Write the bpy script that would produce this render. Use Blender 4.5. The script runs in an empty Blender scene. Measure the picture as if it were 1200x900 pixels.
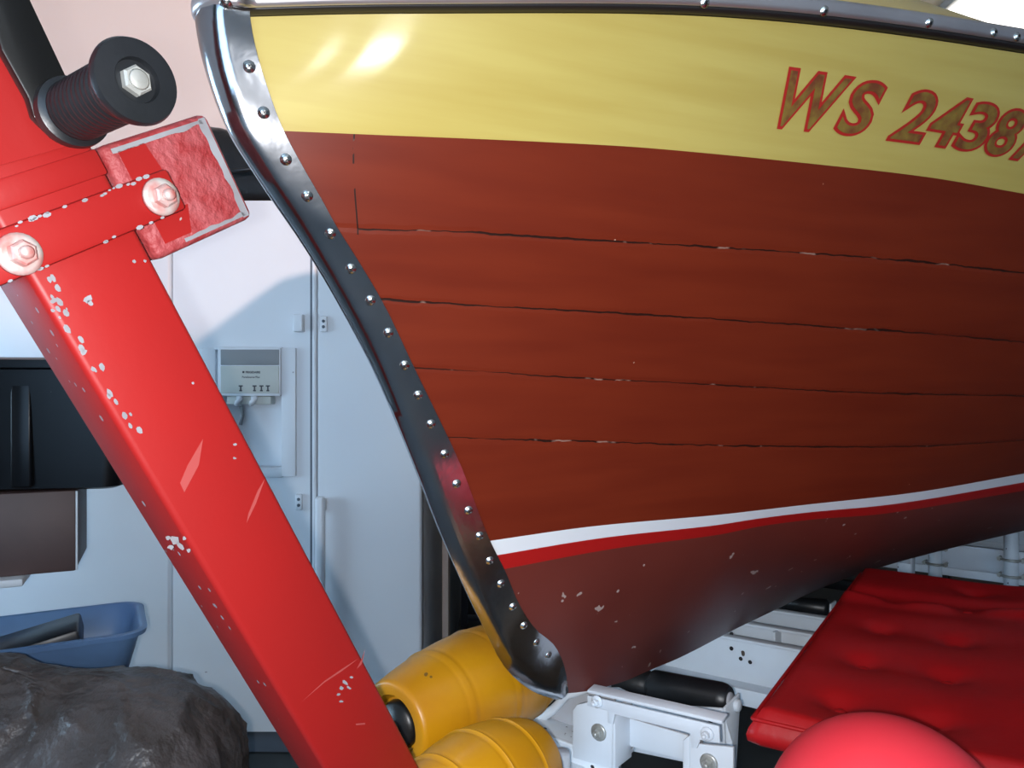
import bpy, bmesh, math, random
from mathutils import Vector, Matrix, noise as mnoise
random.seed(7)
C = bpy.context.scene.collection
FP = 900.0; CZ = 1.2
V = Vector
# ------------------------------------------------------------------ frames
TH = math.radians(52)
T = V((math.cos(TH), math.sin(TH), 0)); N = V((math.sin(TH), -math.cos(TH), 0)); Z = V((0, 0, 1))
FX, FY = .05, 1.0                       # bow foot on the floor plan
def B(s, v, z): return V((FX, FY, 0)) + T*s + N*v + Z*z
def sv(p):
    dx, dy = p[0]-FX, p[1]-FY
    return dx*T.x+dy*T.y, dx*N.x+dy*N.y
def ray(px, py): return (px-600)/FP, -(py-450)/FP
def on_d(px, py, d):
    a, b = ray(px, py); return V((a*d, d, CZ+b*d))
def on_v(px, py, v):                    # where a sight line meets the upright plane v = const along the boat
    a, b = ray(px, py); y = (v+FX*N.x+FY*N.y)/(a*N.x+N.y); return V((a*y, y, CZ+b*y))
def on_s(px, py, s):
    a, b = ray(px, py); y = (s+FX*T.x+FY*T.y)/(a*T.x+T.y); return V((a*y, y, CZ+b*y))
def sz(px, py, v):
    p = on_v(px, py, v); return sv(p)[0], p.z
# ------------------------------------------------------------------ materials
def mat(name, col, rough=.5, metal=0, spec=.5, var=None, nscale=8, stretch=None, bump=0, bscale=40, coat=0, chips=None, rvar=0, bdist=.002):
    m = bpy.data.materials.new(name); m.use_nodes = True
    nt = m.node_tree; n = nt.nodes; L = nt.links
    b = n['Principled BSDF']
    b.inputs['Roughness'].default_value = rough; b.inputs['Metallic'].default_value = metal
    b.inputs['Specular IOR Level'].default_value = spec
    b.inputs['Coat Weight'].default_value = coat; b.inputs['Coat Roughness'].default_value = .06
    b.inputs['Base Color'].default_value = (*col, 1)
    tc = n.new('ShaderNodeTexCoord'); src = tc.outputs['Object']
    if stretch:
        mp = n.new('ShaderNodeMapping'); mp.inputs['Scale'].default_value = stretch
        L.new(src, mp.inputs['Vector']); src = mp.outputs['Vector']
    col_out = None
    if var:
        t = n.new('ShaderNodeTexNoise'); t.inputs['Scale'].default_value = nscale; t.inputs['Detail'].default_value = 6
        L.new(src, t.inputs['Vector'])
        r = n.new('ShaderNodeValToRGB'); r.color_ramp.elements[0].position = .35; r.color_ramp.elements[1].position = .68
        r.color_ramp.elements[0].color = (*col, 1); r.color_ramp.elements[1].color = (*var, 1)
        L.new(t.outputs['Fac'], r.inputs['Fac']); col_out = r.outputs['Color']
        if rvar:
            ma = n.new('ShaderNodeMath'); ma.operation = 'MULTIPLY_ADD'; ma.inputs[1].default_value = rvar; ma.inputs[2].default_value = rough-rvar*.5
            L.new(t.outputs['Fac'], ma.inputs[0]); L.new(ma.outputs[0], b.inputs['Roughness'])
    if chips:
        ccol, cscale, thr = chips
        t = n.new('ShaderNodeTexNoise'); t.inputs['Scale'].default_value = cscale; t.inputs['Detail'].default_value = 2
        L.new(tc.outputs['Object'], t.inputs['Vector'])
        g = n.new('ShaderNodeMath'); g.operation = 'GREATER_THAN'; g.inputs[1].default_value = thr
        L.new(t.outputs['Fac'], g.inputs[0])
        mx = n.new('ShaderNodeMix'); mx.data_type = 'RGBA'
        L.new(g.outputs[0], mx.inputs['Factor'])
        if col_out: L.new(col_out, mx.inputs['A'])
        else: mx.inputs['A'].default_value = (*col, 1)
        mx.inputs['B'].default_value = (*ccol, 1); col_out = mx.outputs['Result']
    if col_out: L.new(col_out, b.inputs['Base Color'])
    if bump:
        t = n.new('ShaderNodeTexNoise'); t.inputs['Scale'].default_value = bscale; t.inputs['Detail'].default_value = 4
        L.new(src, t.inputs['Vector'])
        bp = n.new('ShaderNodeBump'); bp.inputs['Strength'].default_value = bump; bp.inputs['Distance'].default_value = bdist
        L.new(t.outputs['Fac'], bp.inputs['Height']); L.new(bp.outputs['Normal'], b.inputs['Normal'])
    return m
def emis(name, col, strength):
    m = bpy.data.materials.new(name); m.use_nodes = True
    b = m.node_tree.nodes['Principled BSDF']; b.inputs['Base Color'].default_value = (*col, 1)
    b.inputs['Emission Color'].default_value = (*col, 1); b.inputs['Emission Strength'].default_value = strength
    return m
M = {}
M['red'] = mat('red_post_paint', (.29, .010, .009), .45, var=(.26, .011, .010), nscale=5, spec=.3, bump=.08, bscale=90, chips=((.34, .26, .25), 75, .785))
M['red_rough'] = mat('scuffed_red_paint', (.27, .022, .024), .6, var=(.34, .07, .075), nscale=60, bump=.9, bscale=160, bdist=.003)
M['chip'] = mat('bare_primer', (.27, .27, .29), .5, var=(.20, .19, .20), nscale=40)
M['scratch'] = mat('scratched_red', (.34, .055, .05), .5)
M['rubber'] = mat('black_rubber', (.006, .007, .008), .38, var=(.010, .011, .013), nscale=20, bump=.1, bscale=150)
M['black_paint'] = mat('black_arm_paint', (.005, .005, .005), .3, chips=((.3, .3, .3), 60, .77))
M['zinc'] = mat('zinc_bolt', (.50, .50, .47), .38, metal=.55, var=(.36, .36, .33), nscale=60, bump=.2, bscale=120)
M['bolt_painted'] = mat('worn_painted_bolt', (.55, .50, .47), .45, metal=.4, var=(.55, .16, .14), nscale=70)
M['chrome'] = mat('polished_chrome', (.62, .63, .66), .17, metal=1, var=(.50, .50, .53), nscale=20, bump=.2, bscale=18, bdist=.004, rvar=.1)
M['chrome_dent'] = mat('dented_chrome', (.55, .55, .58), .13, metal=1, var=(.40, .40, .42), nscale=14, bump=.22, bscale=30, rvar=.08)
M['rail'] = mat('satin_chrome_rail', (.70, .66, .68), .30, metal=.85, var=(.60, .56, .58), nscale=12)
M['screw'] = mat('stainless_screw', (.8, .8, .78), .2, metal=1)
M['gasket'] = mat('dark_rail_gap', (.012, .010, .010), .4)
M['white_trailer'] = mat('white_trailer_paint', (.68, .73, .78), .42, var=(.63, .67, .72), nscale=9, chips=((.07, .05, .04), 34, .735), bump=.06, bscale=60)
M['white_gap'] = mat('grey_cap_shaded_gusset', (.42, .43, .46), .5)  # grey of the end cap; on the gusset it paints in shadow
M['yellow_roller'] = mat('amber_polyurethane', (.54, .25, .004), .38, var=(.46, .19, .004), nscale=9, chips=((.16, .08, .02), 38, .76), bump=.05, bscale=60)
M['cushion'] = mat('red_vinyl', (.34, .006, .008), .40, var=(.29, .005, .007), nscale=14, spec=.3, bump=.15, bscale=120)
M['cushion_dark'] = mat('deep_red_vinyl', (.22, .006, .015), .42, bump=.15, bscale=120)
M['buoy'] = mat('red_inflated_vinyl', (.70, .032, .05), .45, var=(.64, .034, .05), nscale=7, bump=.05, bscale=60)
M['fridge'] = mat('white_enamel', (.72, .74, .77), .38, var=(.69, .71, .75), nscale=3, bump=.03, bscale=220, chips=((.35, .34, .36), 26, .765))
M['fridge_gap'] = mat('grey_door_seal', (.10, .12, .15), .6)
M['panel_light'] = mat('pale_grey_plastic', (.50, .51, .47), .45)
M['panel_dark'] = mat('mid_grey_plastic', (.22, .23, .24), .45)
M['print'] = mat('dark_print', (.05, .05, .06), .5)
M['bin_black'] = mat('black_tote_plastic', (.003, .0032, .004), .3, var=(.005, .0055, .007), nscale=9, spec=.25, bump=.1, bscale=12, chips=((.2, .2, .2), 60, .78))
M['brown'] = mat('brown_panel', (.085, .045, .038), .55, var=(.06, .032, .028), nscale=6)
M['tub_blue'] = mat('blue_grey_tub_plastic', (.16, .30, .52), .4, var=(.12, .22, .42), nscale=5)
M['dark_stuff'] = mat('dark_tool_case', (.012, .013, .017), .35)
M['shelf_white'] = mat('white_shelf', (.62, .64, .66), .5)
M['tarp'] = mat('dark_brown_tarp', (.045, .036, .033), .42, var=(.095, .080, .078), nscale=11, bump=.8, bscale=22, bdist=.02)
M['wall'] = mat('peach_wall_paint', (.84, .69, .62), .7, bump=.05, bscale=120)
M['wall_grey'] = mat('grey_wall_paint', (.30, .32, .34), .7)
M['ceil'] = mat('white_ceiling_paint', (.75, .74, .72), .8)
M['floor'] = mat('dark_concrete', (.050, .056, .058), .55, var=(.075, .08, .08), nscale=6, bump=.15, bscale=50)
M['crate'] = mat('old_crate_wood', (.18, .11, .06), .7, var=(.12, .07, .04), nscale=4, stretch=(1, 12, 12))
M['black_bag'] = mat('black_nylon', (.008, .008, .009), .35, bump=.4, bscale=30, bdist=.01)
# hull paints
HY = mat('varnished_yellow_plank', (.425, .330, .088), .30, var=(.385, .285, .068), nscale=4, stretch=(1, 1, 14), bump=.03, bscale=6, coat=.55)
M['hull_yellow'] = HY
def hull_paint():
    m = mat('mahogany_red_paint', (.135, .017, .006), .36, var=(.112, .013, .005), nscale=5, stretch=(1, 1, 9), coat=.07, spec=.25, chips=((.40, .22, .15), 60, .81))
    nt = m.node_tree; n = nt.nodes; L = nt.links; b = n['Principled BSDF']
    uv = n.new('ShaderNodeUVMap'); uv.uv_map = 'plank'
    sp = n.new('ShaderNodeSeparateXYZ'); L.new(uv.outputs['UV'], sp.inputs[0])
    tc = n.new('ShaderNodeTexCoord')
    wn = n.new('ShaderNodeTexNoise'); wn.inputs['Scale'].default_value = 55; L.new(tc.outputs['Object'], wn.inputs['Vector'])
    cn0 = n.new('ShaderNodeTexNoise'); cn0.inputs['Scale'].default_value = 40; L.new(tc.outputs['Object'], cn0.inputs['Vector'])
    def math_(op, a, bb, c=None):
        q = n.new('ShaderNodeMath'); q.operation = op
        for i, x in enumerate((a, bb, c)):
            if x is None: continue
            if isinstance(x, (int, float)): q.inputs[i].default_value = x
            else: L.new(x, q.inputs[i])
        return q.outputs[0]
    jit = math_('MULTIPLY_ADD', wn.outputs['Fac'], .05, -.025)
    g = math_('ADD', sp.outputs['Y'], jit)
    fr = math_('FRACT', math_('ADD', g, .5), 0)              # seam where fract = .5
    dist = math_('ABSOLUTE', math_('SUBTRACT', fr, .5), 0)
    sn = n.new('ShaderNodeTexNoise'); sn.inputs['Scale'].default_value = 9; sn.inputs['Detail'].default_value = 5; L.new(tc.outputs['Object'], sn.inputs['Vector'])
    wid = math_('MULTIPLY_ADD', sn.outputs['Fac'], .05, -.014)   # seams open and close
    line = math_('LESS_THAN', dist, wid)
    inside = math_('MULTIPLY', math_('GREATER_THAN', sp.outputs['Y'], 1.5), math_('LESS_THAN', sp.outputs['Y'], 5.5))
    line = math_('MULTIPLY', line, inside)
    scarf = math_('ABSOLUTE', math_('ADD', sp.outputs['X'], math_('MULTIPLY_ADD', sp.outputs['Y'], .063, -.168)), 0)
    sc = math_('MULTIPLY', math_('LESS_THAN', scarf, .0011), math_('LESS_THAN', sp.outputs['Y'], 2.5))
    sc = math_('MULTIPLY', sc, math_('GREATER_THAN', cn0.outputs['Fac'], .50))
    right = math_('GREATER_THAN', math_('ADD', sp.outputs['X'], math_('MULTIPLY', math_('GREATER_THAN', sp.outputs['Y'], 2.5), 1)), .042)
    line = math_('MAXIMUM', math_('MULTIPLY', line, right), sc)
    base = b.inputs['Base Color'].links[0].from_socket
    cn = n.new('ShaderNodeTexNoise'); cn.inputs['Scale'].default_value = 33; L.new(tc.outputs['Object'], cn.inputs['Vector'])
    cr = n.new('ShaderNodeValToRGB'); cr.color_ramp.elements[0].position = .62; cr.color_ramp.elements[0].color = (.018, .006, .004, 1)
    cr.color_ramp.elements[1].position = .70; cr.color_ramp.elements[1].color = (.22, .12, .09, 1); L.new(cn.outputs['Fac'], cr.inputs['Fac'])
    mx = n.new('ShaderNodeMix'); mx.data_type = 'RGBA'; L.new(line, mx.inputs['Factor']); L.new(base, mx.inputs['A']); L.new(cr.outputs['Color'], mx.inputs['B'])
    L.new(mx.outputs['Result'], b.inputs['Base Color'])
    soft = n.new('ShaderNodeMapRange'); soft.inputs['From Max'].default_value = .06; L.new(dist, soft.inputs['Value'])
    hgt = math_('MULTIPLY_ADD', inside, math_('SUBTRACT', soft.outputs['Result'], 1), 1)
    bp = n.new('ShaderNodeBump'); bp.inputs['Strength'].default_value = .35; bp.inputs['Distance'].default_value = .002
    L.new(hgt, bp.inputs['Height']); L.new(bp.outputs['Normal'], b.inputs['Normal'])
    return m
M['hull_red'] = hull_paint()
M['stripe_white'] = mat('white_boot_stripe', (.60, .60, .61), .35)
M['stripe_red'] = mat('red_boot_stripe', (.32, .008, .007), .35, chips=((.7, .6, .5), 50, .79))
M['bottom'] = mat('brown_bottom_paint', (.12, .020, .013), .45, var=(.10, .016, .011), nscale=6, chips=((.34, .24, .21), 42, .715), bump=.05, bscale=80)
M['deck'] = mat('varnished_deck', (.66, .46, .16), .3, var=(.58, .38, .12), nscale=4, coat=.4)
M['gold'] = mat('mottled_gold_leaf', (.13, .035, .012), .4, var=(.20, .13, .022), nscale=70)
M['gold_edge'] = mat('red_letter_edge', (.34, .014, .010), .4)
# ------------------------------------------------------------------ mesh builder
class MB:
    def __init__(s): s.bm = bmesh.new(); s.mi = 0
    def faces(s, vs, fs, smooth=False):
        bv = [s.bm.verts.new(v) for v in vs]
        for f in fs:
            try: q = s.bm.faces.new([bv[i] for i in f])
            except ValueError: continue
            q.material_index = s.mi; q.smooth = smooth
        return s
    def box(s, c, ax, size, bev=0, seg=2):
        """box about c with unit axes ax (three vectors) and full sizes"""
        t = bmesh.new(); bmesh.ops.create_cube(t, size=1)
        for v in t.verts: v.co = V(v.co[i]*size[i] for i in range(3))
        if bev: bmesh.ops.bevel(t, geom=list(t.edges), offset=bev, segments=seg, affect='EDGES', profile=.5)
        R = Matrix((ax[0], ax[1], ax[2])).transposed()
        return s._merge(t, lambda co: V(c)+R @ co, bev > 0)
    def _merge(s, t, f, smooth):
        t.verts.index_update()
        s.faces([f(v.co) for v in t.verts], [[v.index for v in q.verts] for q in t.faces], smooth); t.free(); return s
    def prism(s, pts, d, bev=0):
        """flat outline pts (world) thickened by vector d"""
        t = bmesh.new(); d = V(d); n = len(pts)
        a = [t.verts.new(p) for p in pts]; b = [t.verts.new(V(p)+d) for p in pts]
        t.faces.new(a); t.faces.new(b[::-1])
        for i in range(n): t.faces.new((a[i], b[i], b[(i+1) % n], a[(i+1) % n]))
        bmesh.ops.recalc_face_normals(t, faces=list(t.faces))
        if bev: bmesh.ops.bevel(t, geom=list(t.edges), offset=bev, segments=2, affect='EDGES', profile=.5)
        return s._merge(t, lambda co: co, bev > 0)
    def lathe(s, p, axis, prof, seg=32, smooth=True, cap=True):
        """prof: (distance along axis, radius)"""
        p = V(p); a = V(axis).normalized(); u = a.orthogonal().normalized(); w = a.cross(u)
        vs, fs = [], []
        for h, r in prof:
            for k in range(seg):
                q = 2*math.pi*k/seg; vs.append(p+a*h+(u*math.cos(q)+w*math.sin(q))*max(r, 1e-5))
        for i in range(len(prof)-1):
            for k in range(seg):
                k2 = (k+1) % seg; fs.append((i*seg+k, i*seg+k2, (i+1)*seg+k2, (i+1)*seg+k))
        if cap:
            fs.append(tuple(range(seg))[::-1]); fs.append(tuple((len(prof)-1)*seg+k for k in range(seg)))
        return s.faces(vs, fs, smooth)
    def cyl(s, a, b, r, seg=24):
        a = V(a); b = V(b); return s.lathe(a, b-a, [(0, r*.9), (r*.08, r), ((b-a).length-r*.08, r), ((b-a).length, r*.9)], seg)
    def tube(s, pts, r, seg=12):
        vs, fs = [], []; pts = [V(p) for p in pts]
        up = V((0, 0, 1))
        for i, p in enumerate(pts):
            d = (pts[min(i+1, len(pts)-1)]-pts[max(i-1, 0)]).normalized()
            u = d.cross(up); u = u.normalized() if u.length > 1e-4 else V((1, 0, 0)); w = u.cross(d)
            rr = r[i] if isinstance(r, (list, tuple)) else r
            for k in range(seg):
                q = 2*math.pi*k/seg; vs.append(p+(u*math.cos(q)+w*math.sin(q))*rr)
        for i in range(len(pts)-1):
            for k in range(seg):
                k2 = (k+1) % seg; fs.append((i*seg+k, i*seg+k2, (i+1)*seg+k2, (i+1)*seg+k))
        fs.append(tuple(range(seg))[::-1]); fs.append(tuple((len(pts)-1)*seg+k for k in range(seg)))
        return s.faces(vs, fs, True)
    def grid(s, rows, smooth=True, closed=False):
        n = len(rows[0]); vs = [p for r in rows for p in r]; fs = []
        for i in range(len(rows)-1):
            for k in range(n if closed else n-1):
                k2 = (k+1) % n; fs.append((i*n+k, i*n+k2, (i+1)*n+k2, (i+1)*n+k))
        return s.faces(vs, fs, smooth)
    def build(s, name, m, parent=None, recalc=True):
        if recalc: bmesh.ops.recalc_face_normals(s.bm, faces=list(s.bm.faces))
        base = V(parent['base']) if parent is not None else V((0, 0, 0))
        me = bpy.data.meshes.new(name)
        for v in s.bm.verts: v.co -= base
        s.bm.to_mesh(me); s.bm.free()
        for q in (m if isinstance(m, (list, tuple)) else [m]): me.materials.append(M[q] if isinstance(q, str) else q)
        o = bpy.data.objects.new(name, me); C.objects.link(o)
        if parent is not None: o.parent = parent; o['base'] = tuple(base)
        return o
def thing(name, label, cat, loc, group=None):
    o = bpy.data.objects.new(name, None); o.location = loc; C.objects.link(o)
    o['base'] = tuple(loc); o['label'] = label; o['category'] = cat; o.empty_display_size = .05
    if group: o['group'] = group
    return o
AX = (V((1, 0, 0)), V((0, 1, 0)), V((0, 0, 1)))
BX = (N, T, Z)
def sharp(o, ang=40):
    me = o.data
    try: me.set_sharp_from_angle(angle=math.radians(ang))
    except Exception: pass
    return o
# ================================================================== BOAT
def interp(pts, x):
    """monotone-ish cubic through (x, y) points, linear beyond the ends"""
    n = len(pts)
    if x <= pts[0][0]:
        (x0, y0), (x1, y1) = pts[0], pts[1]; return y0+(y1-y0)*(x-x0)/(x1-x0)
    if x >= pts[-1][0]:
        (x0, y0), (x1, y1) = pts[-2], pts[-1]; return y1+(y1-y0)*(x-x1)/(x1-x0)
    for i in range(n-1):
        if x <= pts[i+1][0]: break
    x0, y0 = pts[i]; x1, y1 = pts[i+1]; h = x1-x0
    m0 = (y1-pts[i-1][1])/(x1-pts[i-1][0]) if i > 0 else (y1-y0)/h
    m1 = (pts[i+2][1]-y0)/(pts[i+2][0]-x0) if i+2 < n else (y1-y0)/h
    t = (x-x0)/h; t2 = t*t; t3 = t2*t
    return (2*t3-3*t2+1)*y0+(t3-2*t2+t)*h*m0+(-2*t3+3*t2)*y1+(t3-t2)*h*m1
VT = .024
CUR = [  # outline of each plank edge as sighted, distance of its far visible end, curvature weight
 ([(285, 20), (400, 17), (520, 16), (720, 16), (840, 20), (960, 30), (1080, 45), (1200, 63)], .90, .72),
 ([(323, 153), (440, 158), (540, 162), (650, 167), (760, 173.5), (943, 191), (1090, 208), (1200, 227)], .99, .74),
 ([(385, 266), (419, 268), (540, 272), (650, 279), (760, 285), (980, 299), (1090, 308), (1200, 320)], 1.06, .76),
 ([(438, 350), (577, 359), (760, 369), (943, 381), (1090, 391), (1200, 401)], 1.135, .77),
 ([(477, 431), (560, 435), (647, 441), (840, 451), (1007, 460), (1200, 464)], 1.215, .78),
 ([(517, 512), (600, 515), (687, 517), (840, 522), (1073, 523), (1200, 516)], 1.30, .78),
 ([(566, 635), (693, 617), (840, 603.5), (940, 592), (1073, 577), (1200, 555)], 1.385, .78),
 ([(572, 653), (713, 631), (840, 615), (950, 605), (1073, 589), (1200, 567)], 1.405, .78),
 ([(580, 669), (713, 644), (840, 627), (890, 617), (950, 609), (1040, 601.5), (1200, 575)], 1.425, .78),
]
KEEL = [(660, 813), (690, 809.5), (730, 799), (760, 786), (800, 769), (860, 738), (910, 714), (960, 690)]
def px_at(c, tau):
    pts = CUR[c][0]; return pts[0][0]+(1200-pts[0][0])*tau
def cur(c, tau):
    """point of plank edge c at tau in 0..1 along the part of the boat in view"""
    if c == 9:
        px = 660+(955-660)*tau; return on_v(px, interp(KEEL, px), .012)
    pts, d1, w = CUR[c]; px = px_at(c, tau); py = interp(pts, px)
    d0 = on_v(pts[0][0], pts[0][1], VT-.006).y
    return on_d(px, py, d0+(d1-d0)*(w*tau+(1-w)*tau*tau))
SEND = 4.4
VMAX = [.98, .96, .935, .90, .87, .83, .80, .79, .78, .012]
ZEND = [1.50, 1.33, 1.22, 1.11, 1.01, .91, .80, .775, .75, .50]
def cur_ext(c, k):
    """beyond the view: carry plank edge c on to the transom, k in 0..1"""
    e = 1e-3; p1 = cur(c, 1); p0 = cur(c, 1-e*10)
    s1, v1 = sv(p1); s0, v0 = sv(p0)
    dv = (v1-v0)/(s1-s0); dz = (p1.z-p0.z)/(s1-s0)
    s = s1+(SEND-s1)*k; L = s-s1
    if c == 9: v = v1
    else:
        A = VMAX[c]-v1; v = v1+A*(1-math.exp(-L*max(dv, .05)/A))
    Ls = SEND-s1; h = k
    # hermite in z from slope dz to a level run at ZEND
    z = (2*h**3-3*h**2+1)*p1.z+(h**3-2*h**2+h)*Ls*dz+(-2*h**3+3*h**2)*ZEND[c]+(h**3-h**2)*Ls*(-.08 if c == 9 else 0)
    return B(s, v, z)
def col_pts(tau):
    return [cur(c, tau) if tau <= 1 else cur_ext(c, tau-1) for c in range(10)]
def cr(p, i, t):
    """catmull-rom (chord-length) on list p between i and i+1"""
    n = len(p); P1, P2 = p[i], p[i+1]
    P0 = p[i-1] if i > 0 else P1*2-P2
    P3 = p[i+2] if i+2 < n else P2*2-P1
    d1 = (P2-P1).length+1e-6; d0 = (P1-P0).length+1e-6; d2 = (P3-P2).length+1e-6
    m1 = (P2-P1)-(P2-P0)*(d1/(d0+d1))+(P1-P0)*(d1/d0); m2 = (P2-P1)-(P3-P1)*(d1/(d1+d2))+(P3-P2)*(d1/d2)
    t2 = t*t; t3 = t2*t
    return P1*(2*t3-3*t2+1)+m1*(t3-2*t2+t)+P2*(-2*t3+3*t2)+m2*(t3-t2)
KEY = [0, 1, 2, 3, 4, 5, 6, 8, 9]       # edges the section curve passes through (7 follows inside 6..8)
def section(tau, g):
    """hull point at station tau, girth g (0 sheer .. 9 keel)"""
    p = col_pts(tau)
    return sect_p(p, g)
def sect_p(p, g):
    q = [p[i] for i in KEY]
    if g <= 6:
        i = min(int(g), 5); return cr(q, i, g-i)
    if g <= 8:
        return cr(q, 6, (g-6)/2)
    pt = cr(q, 7, g-8)
    return pt
TAUS = [i/60 for i in range(61)]+[1+(i/50)**1.5 for i in range(1, 51)]
GS = []
for a, b_, n in ((0, 1, 10), (1, 2, 6), (2, 3, 6), (3, 4, 6), (4, 5, 6), (5, 6, 6), (6, 7, 2), (7, 8, 2), (8, 9, 14)):
    GS += [a+(b_-a)*i/n for i in range(n)]
GS.append(9)
HP = []
for tau in TAUS:
    p = col_pts(tau); HP.append([sect_p(p, g) for g in GS])
def mirror(p):
    s, v = sv(p); return B(s, -v, p.z)
nc, ng = len(TAUS), len(GS)
HN = [[None]*ng for _ in range(nc)]
for i in range(nc):
    for j in range(ng):
        a = HP[min(i+1, nc-1)][j]-HP[max(i-1, 0)][j]; b = HP[i][min(j+1, ng-1)]-HP[i][max(j-1, 0)]
        q = b.cross(a); q.normalize()
        if q.dot(N) < 0: q = -q
        HN[i][j] = q
boat = thing('wooden_boat', 'old wooden motorboat bow with yellow upper plank and red brown sides on the trailer', 'boat', tuple(B(0, 0, .7)))
BB = V(boat['base'])
def hull_part(name, g0, g1, m):
    j0, j1 = GS.index(g0), GS.index(g1)
    vs, fs, ns, uv = [], [], [], []
    for side in (1, -1):
        off = len(vs); w = j1-j0+1
        for i in range(nc):
            for j in range(j0, j1+1):
                p = HP[i][j]; nn = HN[i][j]
                if side < 0:
                    p = mirror(p); nn = nn-N*(2*nn.dot(N))
                vs.append(p-BB); ns.append(nn); uv.append((TAUS[i], GS[j]))
        for i in range(nc-1):
            for j in range(w-1):
                f = (off+i*w+j, off+(i+1)*w+j, off+(i+1)*w+j+1, off+i*w+j+1)
                fs.append(f if side > 0 else f[::-1])
    me = bpy.data.meshes.new(name); me.from_pydata(vs, [], fs)
    # orient to the outside
    if me.polygons[len(me.polygons)//4].normal.dot(N) < 0: me.flip_normals()
    me.polygons.foreach_set('use_smooth', [True]*len(me.polygons))
    ul = me.uv_layers.new(name='plank')
    for l in me.loops: ul.data[l.index].uv = uv[l.vertex_index]
    me.normals_split_custom_set_from_vertices(ns)
    me.materials.append(M[m])
    o = bpy.data.objects.new(name, me); C.objects.link(o); o.parent = boat; o['base'] = tuple(BB)
    return o
hull_part('sheer_plank', 0, 1, 'hull_yellow')
hull_part('hull_side', 1, 6, 'hull_red')
hull_part('waterline_stripe', 6, 7, 'stripe_white')['label'] = 'white waterline stripe'
hull_part('waterline_stripe', 7, 8, 'stripe_red')['label'] = 'red waterline stripe'
hull_part('hull_bottom', 8, 9, 'bottom')
# transom
mb = MB(); L_ = [HP[-1][j] for j in range(ng)]
mb.grid([L_, [B(sv(p)[0], 0, p.z) for p in L_], [mirror(p) for p in L_]]); mb.build('transom', 'hull_red', boat)
# deck with a crown
rows = []
for i in range(nc):
    p = HP[i][0]; s, v = sv(p); row = []
    crown = .175*min(1, max(0, (v-.02)/.30))*(1-.45*min(1, max(0, (s-.05)/.6)))
    for k in range(-10, 11):
        u = k/10; row.append(B(s, v*u*.985, p.z+.012+crown*(1-abs(u)**3.6)))
    rows.append(row)
mb = MB(); mb.grid(rows); mb.build('deck', 'deck', boat)
from mathutils.bvhtree import BVHTree
_hv = [HP[i][j] for i in range(nc) for j in range(ng)]
HULLT = BVHTree.FromPolygons(_hv, [(i*ng+j, (i+1)*ng+j, (i+1)*ng+j+1, i*ng+j+1) for i in range(nc-1) for j in range(ng-1)])
def hull_z(s, v):
    r = HULLT.ray_cast(B(s, abs(v)+.0005, 0), Z); return r[0].z if r[0] is not None else 9
# chrome stem band
LEAD = [(241, -16), (238, 12), (240, 35), (245, 64), (260, 115), (273, 149), (297, 189), (329, 237), (357, 279), (393, 338), (445, 437), (471, 500), (495, 560), (517, 618), (539, 670), (571, 738), (598, 787), (631, 813), (655, 821)]
TRAIL = [(288, -8), (289, 12), (290, 24), (297, 61), (311, 107), (328, 152), (348, 190), (374, 235), (391, 266), (412, 299), (446, 356), (482, 431), (507, 482), (538, 548), (556, 596), (571, 633), (590, 671), (605, 707), (624, 736), (647, 756), (658, 779), (663, 810)]
rows = []
NB = 60
def along(P, t):
    x = t*(len(P)-1); i = min(int(x), len(P)-2); f = x-i
    q = [V((a, b, 0)) for a, b in P]; r = cr(q, i, f); return r.x, r.y
band_mid = []
for k in range(NB+1):
    t = k/NB
    la = on_v(*along(LEAD, t), .004); ta = on_v(*along(TRAIL, t), VT)
    tr = ta+N*.004
    w = .0065+.0095*max(0, 1-t/.42)
    row = []
    s0, _ = sv(la); s1, v1 = sv(tr)
    half = []
    for q in range(9):
        f = q/8
        # rounded nose then flat flank
        s_ = s0+(s1-s0)*f; v_ = w*math.sqrt(min(1, f/.18)) + (v1-w)*f if f < .18 else w+(v1-w)*f
        half.append((s_, v_, la.z+(tr.z-la.z)*f))
    row = [B(sv(ta)[0], -v1+.004, ta.z)]+[B(a, -b, c) for a, b, c in half[::-1]]+[B(a, b, c) for a, b, c in half[1:]]+[B(sv(ta)[0], v1-.004, ta.z)]
    rows.append(row)
    band_mid.append(row)
mb = MB(); mb.mi = 0; mb.grid(rows)
for f in mb.bm.faces:
    f.material_index = 0
o = mb.build('stem_band', 'chrome', boat)
for p in o.data.polygons:
    p.material_index = 0
band = o; sharp(o, 50)
def screw_at(p, nrm, r, parent, name='screw'):
    mb = MB(); nrm = nrm.normalized()
    mb.lathe(p-nrm*.0006, nrm, [(0, r*1.25), (r*.25, r*1.2), (r*.3, r), (r*.6, r*.75), (r*.72, r*.35)], 14)
    u = nrm.orthogonal().normalized(); w = nrm.cross(u); mb.mi = 1
    for a in (u, w): mb.box(p+nrm*(r*.70), (a, nrm.cross(a), nrm), (r*.9, r*.22, r*.06))
    return mb.build(name, ['screw', 'gasket'], parent)
SCR = [(292, 78), (309, 132), (335, 187), (360, 230), (387, 274), (411, 315), (434, 352), (455, 390), (474, 428), (490, 463), (505, 497), (521, 532), (535, 567), (549, 598), (562, 628), (574, 657), (587, 684), (601, 711), (614, 733), (629, 753), (643, 768)]
flank = (N*.86-T*.5).normalized()
from mathutils.bvhtree import BVHTree
bvh = BVHTree.FromObject(band, bpy.context.evaluated_depsgraph_get()) if False else None
vv = [v.co+BB for v in band.data.vertices]; bvh = BVHTree.FromPolygons(vv, [tuple(p.vertices) for p in band.data.polygons])
def hit(px, py, tree):
    a, b = ray(px, py); o_ = V((0, 0, CZ)); r = tree.ray_cast(o_, V((a, 1, b)).normalized()); return r[0], r[1]
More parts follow.
